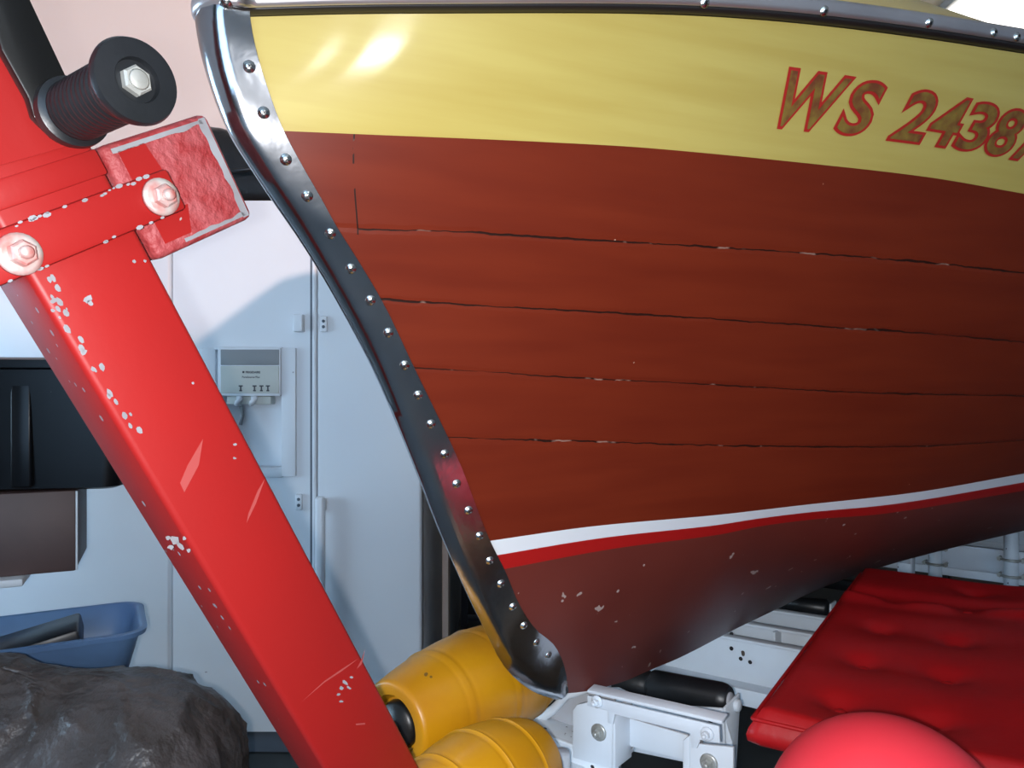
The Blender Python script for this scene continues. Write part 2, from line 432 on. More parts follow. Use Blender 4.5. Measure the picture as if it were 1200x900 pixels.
for q in SCR:
    p, nn = hit(*q, bvh)
    if p is None: continue
    if nn.y > 0: nn = -nn
    screw_at(p, nn, .0042, band)
# rub rail along the sheer: dark rubber strip below, chrome half round above, both sides and round the bow
def rail_path(off, dz):
    port = []
    for i in range(nc):
        p = HP[i][0]; s, v = sv(p); nh = HN[i][0]; nh = V((nh.x, nh.y, 0)).normalized()
        port.append((p+nh*off+Z*dz, nh))
    return port
port = rail_path(0, 0)
lead0 = on_v(243, 12, 0); s_n, _ = sv(lead0)
def rail_profile(prof, scale_h):
    rows = []
    seq = []
    fs_ = [.40+.60*min(1, t/.75) for t in TAUS]      # the dark strip shows wider further aft
    for (p, nh), f in list(zip(port, fs_))[::-1]: seq.append((p, nh, f))
    s0, v0 = sv(port[0][0])
    for k in range(1, 12):                           # round the nose
        ang = k/12*math.pi; nh = N*math.cos(ang)-T*math.sin(ang)
        seq.append((B(s0, 0, port[0][0].z)+N*(v0*math.cos(ang))-T*((s0-s_n-.008)*math.sin(ang)), nh, fs_[0]))
    for (p, nh), f in zip(port, fs_): seq.append((mirror(p), nh-N*(2*nh.dot(N)), f))
    for p, nh, f in seq: rows.append([p+nh*o_+Z*(h*f if scale_h else h+.0052*f) for o_, h in prof])
    return rows
mb = MB(); mb.grid(rail_profile([(-.004, .0005), (.004, .0005), (.010, .002), (.012, .0052), (.006, .0062), (-.004, .0062)], True), closed=True)
rail = mb.build('rub_rail', 'gasket', boat); rail['label'] = 'dark rubber strip under the chrome rail'
pr = [(-.004, .0), (.012, .0), (.0150, .0012), (.0163, .004), (.0165, .009), (.0158, .0135), (.0125, .0170), (.006, .0190), (-.004, .0190)]
mb = MB(); mb.grid(rail_profile(pr, False), closed=True); rail2 = mb.build('rub_rail', 'rail', boat); rail2['label'] = 'chrome half round rail along the deck edge'
bvr = BVHTree.FromPolygons([v.co+BB for v in rail2.data.vertices], [tuple(p.vertices) for p in rail2.data.polygons])
for q in [(265, 5), (826, 3), (966, 13), (1089, 27), (1165, 38), (1192, 43)]:
    p, nn = hit(*q, bvr)
    if p is None: continue
    if nn.y > 0: nn = -nn
    screw_at(p, nn, .0042, rail2)
# registration lettering on the yellow plank
CELLS = [('W', 889, 969), ('S', 972, 1011), ('2', 1037, 1077), ('4', 1075, 1112), ('3', 1111, 1146), ('8', 1145, 1178), ('A', 1180, 1224)]
def glyph(ch, off):
    cu = bpy.data.curves.new('g', 'FONT'); cu.body = ch; cu.offset = off; cu.fill_mode = 'FRONT'; cu.resolution_u = 6
    ob = bpy.data.objects.new('g', cu); C.objects.link(ob); dg = bpy.context.evaluated_depsgraph_get(); dg.update()
    me = bpy.data.meshes.new_from_object(ob.evaluated_get(dg))
    vs = [v.co.copy() for v in me.vertices]; fs = [tuple(p.vertices) for p in me.polygons]
    bpy.data.objects.remove(ob); bpy.data.curves.remove(cu); bpy.data.meshes.remove(me)
    return vs, fs
def hull_at(px, g):
    p0 = 285+(323-285)*g; tau = (px-p0)/(1200-p0)
    if tau <= 1: pt = section(tau, g); e = section(max(tau-.01, 0), g); tau2 = tau
    else:
        e = section(.99, g); pt = section(1, g); pt = pt+(pt-e)*((tau-1)/.01); e = pt-(section(1, g)-section(.99, g)); tau2 = 1
    gg = section(tau2, min(g+.05, 1))-section(tau2, g) if g < .95 else section(tau2, g)-section(tau2, g-.05)
    nn = gg.cross(pt-e).normalized()
    if nn.dot(N) < 0: nn = -nn
    return pt, nn
def letters(layer):
    mb = MB(); mb.mi = layer
    return mb
for ch, L0, R0 in CELLS:
    mb = MB()
    ref, _ = glyph(ch, .052); xs = [v.x for v in ref]; ys = [v.y for v in ref]
    x0, x1, y0, y1 = min(xs), max(xs), min(ys), max(ys)
    for layer, off, lift in ((1, .052, .0016), (0, .012, .0022)):
        vs, fs = glyph(ch, off)
        # refine long triangles so the letter can follow the planking
        tb = bmesh.new(); bv = [tb.verts.new(v) for v in vs]
        for f in fs:
            try: tb.faces.new([bv[i] for i in f])
            except ValueError: pass
        bmesh.ops.triangulate(tb, faces=list(tb.faces))
        tb.verts.index_update(); out = []
        for v in tb.verts:
            gx = (v.co.x-x0)/(x1-x0); gy = (v.co.y-y0)/(y1-y0)
            cx = L0+(R0-L0)*gx
            g1 = .755; g0 = .30+(cx-900)/280*.075
            px = cx+(35-(cx-889)*.01)*gy; g = g1+(g0-g1)*gy
            p, nn = hull_at(px, g); out.append(p+nn*lift)
        mb.mi = layer
        mb.faces(out, [[v.index for v in f.verts] for f in tb.faces]); tb.free()
    o = mb.build('registration_letter', ['gold', 'gold_edge'], boat, recalc=False)
    o['label'] = 'red edged mottled gold character ' + ch
# ================================================================== TRAILER
trl = thing('boat_trailer', 'white boat trailer with red winch post and yellow bow rollers under the boat', 'boat trailer', tuple(B(-.1, 0, 0)))
pd = V((-.5, 0, .866)); PD = (T*-.4985+Z*.8669).normalized(); PQ = (T*.8669+Z*.4985).normalized()   # along and across the post in the boat's middle plane
# post: port face between ridge line and aft line
pc = B(-.5856, 0, 1.288)                # a point on the middle of the tube
HWD = .0405
def post_pt(u, q, v): return pc+PD*u+PQ*q+N*v
ULO = -.585; mb = MB(); mb.box(pc+PD*((ULO+.26)/2), (PD, PQ, N), (.26-ULO, 2*HWD, .056), .005, 3)
mb.box(B(-.335, 0, .66), BX, (.05, .05, .34), .004)
mb.mi = 1
def decal(px, py, pts, v, mi=1):
    mb.mi = mi; c = [on_v(px+a, py+b, v) for a, b in pts]; mb.faces(c, [tuple(range(len(c)))])
def blob(px, py, r, ar=1, rot=0, v=.0283, mi=1):
    n = 9; pts = []
    for k in range(n):
        q = 2*math.pi*k/n; rr = r*random.uniform(.65, 1.2); a, b = rr*math.cos(q), rr*math.sin(q)*ar
        pts.append((a*math.cos(rot)-b*math.sin(rot), a*math.sin(rot)+b*math.cos(rot)))
    decal(px, py, pts, v, mi)
def corner_v(px, py): return .0283
for (x, y, r, ar, ro) in [(205, 633, 9, .8, .6), (211, 640, 8, .5, 1), (200, 641, 5, .8, 0), (197, 630, 4, 1, 0), (216, 631, 3, 1, 0), (221, 645, 3, 1, 0),
        (103, 351, 5, 1.6, .9), (106, 355, 5, .8, .9), (157, 306, 3, 1, 0), (170, 306, 3, .8, 0), (63, 352, 4, 1.3, 1), (62, 364, 4, .8, .4), (98, 412, 5, 1, .4), (109, 432, 4, 1, 0),
        (226, 449, 3, .8, 0), (275, 521, 3, .7, 0), (275, 537, 3, .7, 0), (404, 800, 5, .5, .6), (409, 806, 4, .5, .7), (400, 806, 3, 1, 0), (397, 814, 3, .6, 0), (412, 794, 3, .6, 0), (400, 822, 3, .6, 0)]:
    blob(x, y, r*.8, ar, ro)
decal(0, 0, [(238, 514), (233, 545), (216, 577), (211, 566), (220, 545)], .0283, 2)
decal(0, 0, [(311, 560), (300, 590), (289, 613), (291, 602), (302, 575)], .0283, 2)
decal(0, 0, [(421, 771), (400, 787), (380, 800), (353, 823), (380, 798), (402, 783)], .0283, 2)
decal(0, 0, [(428, 760), (424, 778), (418, 784), (424, 772)], .0283, 2)
decal(0, 0, [(417, 848), (428, 847), (428, 849), (417, 850)], .0283, 2)
mb.mi = 1
for k in range(22):                     # worn ridge below the clamp bar
    t = random.random()**1.5*.12; p = post_pt(-.005-t, -HWD+random.uniform(.003, .013), .0284)
    r = random.uniform(.0006, .0020); n = 7; c = [p+PD*(r*1.8*math.cos(6.283*i/n)*random.uniform(.7, 1.2))+PQ*(r*math.sin(6.283*i/n)) for i in range(n)]
    mb.faces(c, [tuple(range(n))])
    for f in mb.bm.faces: pass
for k in range(24):                     # nicks on the narrow front face
    t = random.uniform(0, .42); q = random.uniform(-.02, .02); p = post_pt(-.02-t, -HWD-.0003, q); r = random.uniform(.0006, .0018); n = 6
    c = [p+PD*(r*1.6*math.cos(6.283*i/n))+N*(r*math.sin(6.283*i/n)) for i in range(n)]; mb.mi = 1; mb.faces(c, [tuple(range(n))])
post = mb.build('winch_post', ['red', 'chip', 'scratch'], trl); sharp(post)
# clamp bars either side, bolts, spacer and pad of the bow stop
def rect_bar(c, half_u, half_q, v0, v1, bev=.004): 
    m_ = MB(); m_.box(c+N*((v0+v1)/2), (PD, PQ, N), (2*half_u, 2*half_q, abs(v1-v0)), bev, 2); return m_
barc = B((-.639-.525)/2-.02, 0, (1.278+1.345)/2-.0117)
mb = rect_bar(barc, .0155, .0875, .0284, .0365, .003)
mb.mi = 1
for k in range(34):
    side = random.choice((-1, 1)); q = random.uniform(-.07, .07); p = barc+PD*(side*(.0150-random.random()**2*.002))+PQ*q+N*.0367
    r = random.uniform(.0006, .0016); n = 7; c = [p+PQ*(r*1.9*math.cos(6.283*i/n))+PD*(r*math.sin(6.283*i/n)) for i in range(n)]; mb.faces(c, [tuple(range(n))])
cb = mb.build('clamp_bar', ['red', 'chip'], post); sharp(cb)
mb = rect_bar(barc, .0155, .0875, -.0365, -.0284, .003); sharp(mb.build('clamp_bar', 'red', post))
def bolt(p, nrm, r, h, parent, m='bolt_painted', wm=None, name='bolt', stud=True):
    mb = MB(); nrm = nrm.normalized()
    mb.mi = 1; mb.lathe(p, nrm, [(0, r*2.0), (h*.18, r*1.95), (h*.22, r*1.5)], 24, cap=True)
    mb.mi = 0; mb.lathe(p+nrm*h*.2, nrm, [(0, r*1.22), (h*.45, r*1.22), (h*.55, r*1.0)], 6, smooth=False)
    if stud: mb.lathe(p+nrm*h*.6, nrm, [(0, r*.62), (h*.4, r*.62), (h*.5, r*.4)], 14)
    return mb.build(name, [m, wm or m], parent)
for q in ((188, 231), (22, 298)):
    p = on_v(*q, .0367); bolt(p, N, .0068, .014, cb, 'bolt_painted')
# bow stop: block plate behind the bar reaching back to the stem
pl = [on_v(*q, .022) for q in ((122, 172), (248, 133), (301, 252), (184, 302))]
plc = sum(pl, V())/4
mb = MB(); mb.box(plc-N*.03, (PD, PQ, N), (.086, .094, .052), .006, 3); mb.mi = 1
Fz = -.03+.026+.0004
def on_pl(a, q): return plc+PD*a+PQ*q+N*Fz
# worn pale rim along two edges of the pad
def strip(pts_a, pts_b, mi):
    mb.mi = mi; n = len(pts_a); mb.faces(pts_a+pts_b, [(i, i+1, n+i+1, n+i) for i in range(n-1)])
ks = [i/24 for i in range(25)]
strip([on_pl(-.040+.080*t, .0425) for t in ks], [on_pl(-.040+.080*t, .0425-.006-.004*mnoise.noise(V((t*5, 3, 0)))-.001*mnoise.noise(V((t*23, 3, 0)))) for t in ks], 1)
strip([on_pl(.0390, -.040+.08*t) for t in ks], [on_pl(.039-.0035-.002*mnoise.noise(V((t*6, 7, 0))), -.040+.08*t) for t in ks], 1)
strip([on_pl(-.0390, -.020+.06*t) for t in ks], [on_pl(-.039+.003+.002*mnoise.noise(V((t*6, 9, 0))), -.020+.06*t) for t in ks], 1)
mb.mi = 2
mb.faces([on_pl(.036, -.036), on_pl(.036, -.014), on_pl(.012, -.010), on_pl(.012, -.036)], [(0, 1, 2, 3)])
mb.faces([on_pl(-.014, -.036), on_pl(-.014, -.004), on_pl(-.034, -.012), on_pl(-.034, -.036)], [(0, 1, 2, 3)])
bs = mb.build('bow_stop', ['red_rough', 'chip', 'red'], trl); sharp(bs)
# bracket plate of the winch on the post above the bar
mb = MB(); mb.prism([on_v(*q, .0284) for q in ((-60, 205), (4, 193), (70, 174), (112, 163), (86, 112), (40, 22), (-10, -70), (-60, -70))], N*.0016, 0)
sharp(mb.build('winch_plate', 'red', trl))
mb = MB(); mb.box(post_pt(.052, -.002, 0), (PD, PQ, N), (.018, .086, .0585), .002, 2); sharp(mb.build('weld_collar', 'red', post))
# crank arm, grip
va = .036
gc = B(-.603, 0, 1.375)
mb = MB(); mb.prism([on_v(*q, va) for q in ((-40, -70), (10, -70), (28, 0), (72, 93), (80, 140), (60, 165), (34, 140), (27, 117), (-4, 62))], N*.008, .0015)
mb.box(B(-.66, .015, 1.56), BX, (.05, .06, .06), .006)
crank = mb.build('winch_crank', 'black_paint', trl); sharp(crank)
mb = MB()
prof = [(0, .0215), (.004, .0225), (.009, .022), (.011, .0185)]
x = .012
for k in range(11):
    prof += [(x, .0178), (x+.0012, .0190), (x+.0038, .0190), (x+.0050, .0178)]; x += .0058
prof += [(x+.001, .0185), (x+.005, .0205), (x+.008, .0242), (x+.0115, .0250), (x+.0150, .0238), (x+.0155, .0130), (x+.0115, .0122)]
g0 = gc+N*.043
mb.lathe(g0, N, prof, 48); 
grip = mb.build('handle_grip', 'rubber', crank); sharp(grip, 50)
mb = MB(); mb.lathe(g0+N*(x+.0095), N, [(0, .0088), (.006, .0088), (.0075, .0075)], 6, smooth=False); mb.mi = 1; mb.lathe(g0+N*(x+.0172), N, [(0, .006), (.0008, .005)], 16)
mb.build('grip_bolt', ['zinc', 'zinc'], crank)
# tongue and jack
mb = MB(); mb.box(B(-.42, 0, .50), BX, (.075, 1.1, .10), .006); mb.box(B(.08, 0, .49), BX, (.06, .06, .36), .004); tongue = mb.build('tongue_beam', 'white_trailer', trl); sharp(tongue)
mb = MB(); mb.box(B(1.45, 0, .27), BX, (.075, 2.9, .10), .006); mb.box(B(.64, -.30, .47), BX, (.05, .05, .34), .004); mb.box(B(.64, -.15, .30), BX, (.34, .05, .05), .004); sharp(mb.build('tongue_beam', 'white_trailer', trl))
mb = MB(); mb.cyl(B(-.70, 0, 0), B(-.70, 0, .62), .025); mb.lathe(B(-.70, 0, 0), Z, [(0, .07), (.012, .07), (.016, .03)], 20)
mb.build('jack_leg', 'zinc', trl)
mb = MB()
for vv_ in (-.75, .75):
    mb.lathe(B(2.9, vv_-.07, .28), N, [(0, .16), (.005, .255), (.03, .28), (.11, .28), (.135, .255), (.14, .16), (.12, .15)], 40)
mb.box(B(2.9, 0, .28), BX, (1.5, .05, .05), .005); mb.box(B(2.9, 0, .38), BX, (.07, .08, .2), .005)
mb.build('axle_wheels', 'rubber', trl)
# yellow rollers
def roller(A, Bp, R, rings, name='bow_roller'):
    A = V(A); Bp = V(Bp); L = (Bp-A).length; ax = (Bp-A).normalized(); prof = []
    for k in range(61):
        h = k/60; r = R*(.62+.38*math.sin(math.pi*min(1, max(0, .06+.88*h)))**.85)
        for rg in rings:
            if abs(h-rg) < .009: r += .0016
            elif abs(h-rg) < .026: r -= .0007
        prof.append((h*L, r))
    prof = [(.012, R*.42), (0, R*.50), (-.002, prof[0][1]*.93)]+prof+[(L+.002, prof[-1][1]*.93), (L, R*.5), (L-.012, R*.42)]
    mb = MB(); mb.lathe(A, ax, prof, 56); o = mb.build(name, 'yellow_roller', trl); sharp(o, 50)
    mb = MB(); mb.lathe(A+ax*.001, ax, [(0, R*.34), (.014, R*.40)], 24); mb.lathe(A-ax*.005, ax, [(0, .008), (.02, .008)], 12)
    mb.build('hub', 'rubber', o)
    return o
za = .785
roller(B(-.180, -.104, za+.003), B(.128, -.104, za+.003), .076, (.24, .50, .76))
roller(B(-.280, .030, .753), B(-.085, .030, .753), .067, (.22, .50, .78))
for path in ([B(.10, -.104, za), B(.15, -.104, za-.02), B(.15, -.06, .68)], [B(-.18, -.104, za), B(-.215, -.104, za-.06), B(-.21, -.04, .53)], [B(-.262, .030, .753), B(-.29, .03, .70), B(-.28, .02, .54)], [B(-.09, .030, .753), B(-.03, .036, .74), B(-.01, .03, .54)]):
    mb = MB(); mb.tube(path, .012); mb.build('roller_axle', 'white_trailer', trl)
# forward cross piece under the forefoot
mb = MB()
p0 = on_s(612, 848, .085); p1 = on_s(735, 893, .085)
dz = (p1.z-p0.z)/(sv(p1)[1]-sv(p0)[1])
zc = p0.z; vc = sv(p0)[1]
def cz(v): return zc+dz*(v-vc)
NN = (N+Z*dz).normalized(); ZZ = NN.cross(T)
if ZZ.z < 0: ZZ = -ZZ
ve = sv(on_s(724, 880, .084))[1]; vm = (ve-.16)/2; wv = ve+.16
mb.box(B(.105, vm, cz(vm)-.004), (NN, T, ZZ), (wv, .05, .006), .0015)
mb.box(B(.084, vm, cz(vm)-.034), (NN, T, ZZ), (wv, .006, .066), .0015)
mb.mi = 1
for k in range(26):
    v = random.uniform(-.09, .03); s = random.choice([random.uniform(.09, .125), .0806]); r = random.uniform(.0008, .0028)
    if s < .085: 
        p = B(.0808, v, cz(v)-random.uniform(.004, .05)); e1, e2 = N, Z
    else: p = B(s, v, cz(v)-.0006); e1, e2 = N, T
    c = [p+e1*(r*1.3*math.cos(k2))+e2*(r*math.sin(k2)) for k2 in (0, 1, 2, 3, 4, 5, 6)]
    mb.faces(c, [tuple(range(7))])
xb = mb.build('crossmember', ['white_trailer', 'gasket'], trl); sharp(xb)
# gusset with its shadow put into the grey, and its rough rim
mb = MB(); mb.prism([on_s(*q, .13) for q in ((624, 855), (668, 815), (692, 812), (720, 815), (720, 880), (690, 872))], T*.005); sharp(mb.build('gusset_plate', 'white_gap', trl))
mb = MB(); mb.tube([on_s(*q, .122) for q in ((606, 850), (626, 846), (648, 832), (664, 815), (690, 806))], [.006, .0075, .007, .0065, .006], 12); mb.build('rim_rod', 'white_trailer', trl)
# bolted bracket in front of the roller
S0 = .074
def plate(pts, s, th, mname='bracket_plate', bev=.0012, parent=None, m='white_trailer'):
    mb = MB(); mb.prism([on_s(*q, s) for q in pts], T*th, bev); o = mb.build(mname, m, parent or trl); return sharp(o)
br = plate([(671, 833), (676, 826), (692, 822), (717, 830), (717, 901), (671, 888)], S0, .006, 'roller_bracket')
mb = MB(); mb.prism([on_s(*q, S0) for q in ((717, 830), (721, 832), (721, 902), (717, 901))], T*.045, .001); sharp(mb.build('bracket_lip', 'white_trailer', br))
plate([(725, 838), (806, 862), (806, 892), (727, 872)], S0+.04, .005, 'bracket_plate', parent=br)
mb = MB(); mb.prism([on_s(*q, S0) for q in ((800, 868), (808, 862), (808, 930), (800, 930))], T*.042, .001); sharp(mb.build('bracket_lip', 'white_trailer', br))
plate([(808, 860), (818, 872), (859, 876), (859, 940), (808, 940)], S0, .006, 'bracket_plate', parent=br)
mb = MB(); mb.prism([on_s(*q, S0-.004) for q in ((690, 814), (844, 850), (845, 870), (822, 866), (818, 876), (812, 875), (810, 858), (722, 836), (720, 848), (714, 846), (714, 832), (690, 826))], T*-.004, .0008)
q0, q1 = on_s(688, 812, S0-.008), on_s(846, 849, S0-.008)
mb.prism([q0, q1, q1+T*.018+Z*.003, q0+T*.018+Z*.003], Z*.004, .001)
ab = mb.build('angle_bar', 'white_trailer', br); sharp(ab)
for q, s_, r, w_ in (((702, 858), S0, .0058, 'zinc'), ((831, 894), S0, .0058, 'zinc'), ((700, 822), S0-.008, .0042, 'white_trailer'), ((829, 860), S0-.008, .0042, 'white_trailer')):
    bolt(on_s(*q, s_), -T, r, .012, br, w_ if w_ != 'zinc' else 'zinc')
# keel roller (black) in its white cradle
S1 = .26
ra, rb = on_s(725, 797, .30), on_s(855, 821, .30)
ax = rb-ra; L = ax.length
mb = MB(); mb.lathe(ra, ax, [(0, .017), (.001, .026), (L*.28, .0245), (L*.30, .0215), (L*.32, .0215), (L*.34, .0262), (L*.93, .0250), (L*.97, .0235), (L, .020), (L, .012)], 40)
kr = mb.build('keel_roller', 'rubber', trl); sharp(kr, 50)
mb = MB(); mb.lathe(rb-ax.normalized()*.002, ax, [(0, .0125), (.004, .0125), (.0055, .011)], 24); mb.build('end_cap', 'white_gap', kr)
cr_ = plate([(690, 806), (724, 806), (766, 825), (846, 830), (858, 870), (858, 905), (690, 870)], S1, .004, 'roller_cradle')
mb = MB(); mb.prism([on_s(847, 829, S1), on_s(864, 812, S1+.04), on_s(864, 830, S1+.06), on_s(860, 900, S1+.02), on_s(850, 900, S1)], N*.004, .0008)
mb.lathe(on_s(862, 826, S1+.03), N, [(0, .009), (.006, .009), (.008, .006)], 12); sharp(mb.build('roller_cradle', 'white_trailer', trl))
mb = MB(); mb.lathe(on_s(832, 842, S1-.0015), T, [(0, .006), (.001, .006)], 16); mb.build('bolt_hole', 'gasket', cr_)
# second and third cross members further aft
def channel(S, zt, zb, v0, v1, tilt, name='crossmember', lip=.07, pad=()):
    nn = (N+Z*tilt).normalized(); zz = nn.cross(T); zz = zz if zz.z > 0 else -zz
    vm = (v0+v1)/2; w = v1-v0; c = lambda s, z: B(s, vm, z+tilt*(vm))
    mb = MB(); mb.box(c(S, (zt+zb)/2), (nn, T, zz), (w, .008, zt-zb), .0015)
    mb.box(c(S-lip/2, zb), (nn, T, zz), (w, lip, .007), .0015)
    mb.box(c(S-lip, zb+.002), (nn, T, zz), (w, .007, .03), .0015)
    mb.box(c(S-.010, zt), (nn, T, zz), (w, .022, .006), .0015)
    for vp in pad: mb.box(B(S-.02, vp, (zt+zb)/2+tilt*vp), (nn, T, zz), (.006, .036, zt-zb), .001)
    return mb
mb = channel(.60, .718, .632, -.42, .215, .03, pad=()); 
mb.mi = 1
for q in ((857, 743), (857, 760)): mb.lathe(on_s(*q, .5945), T, [(0, .004), (.001, .004)], 12)
for q in ((868, 772), (879, 776)): mb.lathe(on_s(*q, .5925), T, [(0, .004), (.001, .003)], 8)
sharp(mb.build('crossmember', ['white_trailer', 'gasket'], trl))
mb = channel(.72, .712, .645, -.42, .20, .03, lip=.03, pad=(-.085, .055)); sharp(mb.build('crossmember', 'white_trailer', trl))
mb = channel(.92, .690, .625, -.42, .19, .03, lip=.05); sharp(mb.build('crossmember', 'white_trailer', trl))
ra, rb = B(1.02, -.065, .679), B(1.02, .065, .683)
ax = rb-ra; L = ax.length
mb = MB(); mb.lathe(ra, ax, [(0, .016), (.001, .022), (L*.5, .0185), (L*.95, .022), (L, .016)], 36); mb.build('keel_roller', 'rubber', trl)
mb = MB(); mb.prism([B(1.0, .070, .70), B(1.04, .070, .70), B(1.045, .070, .62), B(.995, .070, .62)], N*.005, .001); sharp(mb.build('roller_cradle', 'white_trailer', trl))
mb = MB()
c0 = on_s(1062, 640, 2.35); c0.z = min(c0.z, hull_z(2.35, sv(c0)[1])-.06); mb.lathe(c0-N*.02, N, [(0, .05), (.04, .05)], 24); mb.box(c0-Z*.09+T*.0, BX, (.05, .06, .16), .004); mb.build('roller_cradle', 'white_trailer', trl)
# far cross member with bunk posts
mb = channel(2.60, .575, .475, -.85, .85, 0, lip=.05); fx = mb.build('crossmember', 'white_trailer', trl); sharp(fx)
def bunk_post(px, py_top, py_clamp, s=2.54):
    p = on_s(px, py_clamp, s); _, v = sv(p); zt = min(on_s(px, py_top, s).z, min(hull_z(s+a, v+b) for a in (-.05, 0, .05) for b in (-.05, 0, .05))-.012)
    mb = MB(); mb.cyl(B(s, v, .40), B(s, v, zt), .024, 24); mb.lathe(B(s, v, zt-.006), Z, [(0, .03), (.004, .05), (.012, .052)], 24)
    o = mb.build('bunk_post', 'white_trailer', trl)
    for dzz in (.03, -.03):
        z0 = p.z+dzz; mb = MB()
        mb.tube([B(s+.03, v-.036, z0), B(s-.006, v-.034, z0), B(s-.028, v-.02, z0), B(s-.034, v, z0), B(s-.028, v+.02, z0), B(s-.006, v+.034, z0), B(s+.03, v+.036, z0)], .005, 8)
        for q in (-.036, .036): mb.lathe(B(s+.0, v+q, z0)-T*.006, -T, [(0, .009), (.009, .009)], 6, smooth=False)
        mb.build('clamp_bolt', 'zinc', o)
    return o
bunk_post(1096, 612, 651); bunk_post(1185, 600, 665)
mb = channel(3.3, .56, .47, -.85, .95, 0, lip=.05); sharp(mb.build('crossmember', 'white_trailer', trl))
mb = MB()
for v_ in (-.62, .62): mb.box(B(2.5, v_, .42), BX, (.07, 2.4, .10), .004)
mb.build('side_rail', 'white_trailer', trl)
# ================================================================== CUSHIONS, BUOY
E1 = V((.538, .843, 0)).normalized(); E2 = V((.843, -.538, 0)).normalized()
cn_ = on_d(883, 828, .80); zt = cn_.z; TKC = .041
K1, K2 = .735, .92
def pad(nm, org, k1, k2, ztop, thick, rr, m, tufts, parent, fold=None):
    nx, ny = 90, 90; rows = []
    def topz(a, b):
        z = ztop+.006*math.sin(math.pi*a/k1)*math.sin(math.pi*b/k2)
        for (ta, tb) in tufts:
            d2 = ((a-ta)**2+(b-tb)**2); z -= .010*math.exp(-d2/.00035)+.008*math.exp(-d2/.004)
        if fold: z += .010*math.exp(-((a-fold-.05*(b-.2))/.020)**2)-.006*math.exp(-((a-fold-.05-.05*(b-.2))/.022)**2)
        e = min(a, k1-a, b, k2-b); 
        if e < rr: z -= rr-math.sqrt(max(0, rr*rr-(rr-e)**2))
        return z
    def P_(a, b, z): return org+E1*a+E2*b+Z*(z-org.z)
    seq = lambda n, k: [k*.5*(1-math.cos(math.pi*i/n))*.35+k*(i/n)*.65 for i in range(n+1)]
    A_, B_ = seq(nx, k1), seq(ny, k2)
    mb = MB(); top = [[P_(a, b, topz(a, b)) for b in B_] for a in A_]; mb.grid(top)
    ring = [(a, 0) for a in A_]+[(k1, b) for b in B_[1:]]+[(a, k2) for a in A_[::-1][1:]]+[(0, b) for b in B_[::-1][1:-1]]
    rws = []
    for h, o_ in ((0, 0), (.25, .004), (.5, .006), (.75, .005), (1, -.004)):
        r_ = []
        for a, b in ring:
            oa = (-o_ if a <= 0 else (o_ if a >= k1 else 0)); ob = (-o_ if b <= 0 else (o_ if b >= k2 else 0))
            z0_ = topz(a, b); r_.append(P_(a+oa, b+ob, z0_+(ztop-thick-z0_)*h))
        rws.append(r_)
    mb.grid(rws, closed=True)
    mb.faces([P_(.01, .01, ztop-thick), P_(k1-.01, .01, ztop-thick), P_(k1-.01, k2-.01, ztop-thick), P_(.01, k2-.01, ztop-thick)], [(0, 1, 2, 3)])
    bmesh.ops.remove_doubles(mb.bm, verts=list(mb.bm.verts), dist=1e-5)
    return mb.build(nm, m, parent), topz, P_
TPX = [(985, 815), (1012, 768), (1032, 731), (1048, 702), (1095, 836), (1111, 786), (1122, 747), (1134, 714), (1142, 690)]
tuf = []
for q in TPX:
    a, b = ray(*q); y = (zt-CZ)/b; p = V((a*y, y, zt))-cn_; tuf.append((p.dot(E1), p.dot(E2)))
cush = thing('boat_cushion', 'long red tufted vinyl cushion lying on top of the other cushion', 'cushion', tuple(cn_-Z*TKC), None)
body, topz, P_ = pad('cover', cn_, K1, K2, zt, TKC, .014, 'cushion', tuf, cush, fold=.52)
for a, b in tuf:
    mb = MB(); p = P_(a, b, topz(a, b)); mb.lathe(p-Z*.001, Z, [(0, .008), (.002, .0075), (.004, .004)], 16); mb.build('tuft_button', 'cushion', cush)
mb = MB()
def rim(off):
    pts = [P_(a, -.001+off, zt-.013) for a in [i*K1/40 for i in range(41)]]; return pts
mb.tube([P_(0, K2, zt-.0125)+(-E1)*.001]+[P_(0, b, zt-.0125)-E1*.001 for b in [K2*(1-i/40) for i in range(41)]]+[P_(a, 0, zt-.0125)-E2*.001 for a in [i*K1/40 for i in range(41)]], .0022, 8)
mb.build('piping', 'cushion', cush)
org2 = cn_+E1*.012+E2*.045-Z*(TKC+.008)
lo = thing('boat_cushion', 'dark red vinyl cushion underneath the tufted cushion', 'cushion', tuple(org2-Z*.05), None)
pad('cover', org2, K1-.05, K2-.08, org2.z, .05, .012, 'cushion_dark', [], lo)
# crate under the cushions (mostly below the frame)
oc = org2-Z*.051
cc = oc+E1*.36+E2*.42
cr2 = thing('wooden_crate', 'dark wooden crate carrying the red cushions', 'crate', (cc.x, cc.y, 0))
mb = MB(); hz = cc.z
for k in range(9): mb.box(V((cc.x, cc.y, hz-.012))+E2*(-.32+.08*k), (E1, E2, Z), (.66, .072, .022), .003)
sharp(mb.build('top_boards', 'crate', cr2))
mb = MB()
for sa in (-1, 1):
    for k in range(5): 
        mb.box(V((cc.x, cc.y, .07+.125*k))+E1*(sa*.30), (E2, E1, Z), (.64, .02, .10), .003)
        mb.box(V((cc.x, cc.y, .07+.125*k))+E2*(sa*.30), (E1, E2, Z), (.58, .02, .10), .003)
sharp(mb.build('side_boards', 'crate', cr2))
for sa in (-1, 1):
    for sb in (-1, 1):
        mb = MB(); mb.box(V((cc.x, cc.y, (hz-.024)/2))+E1*(sa*.275)+E2*(sb*.275), (E1, E2, Z), (.04, .04, hz-.024), .002); sharp(mb.build('corner_post', 'crate', cr2))
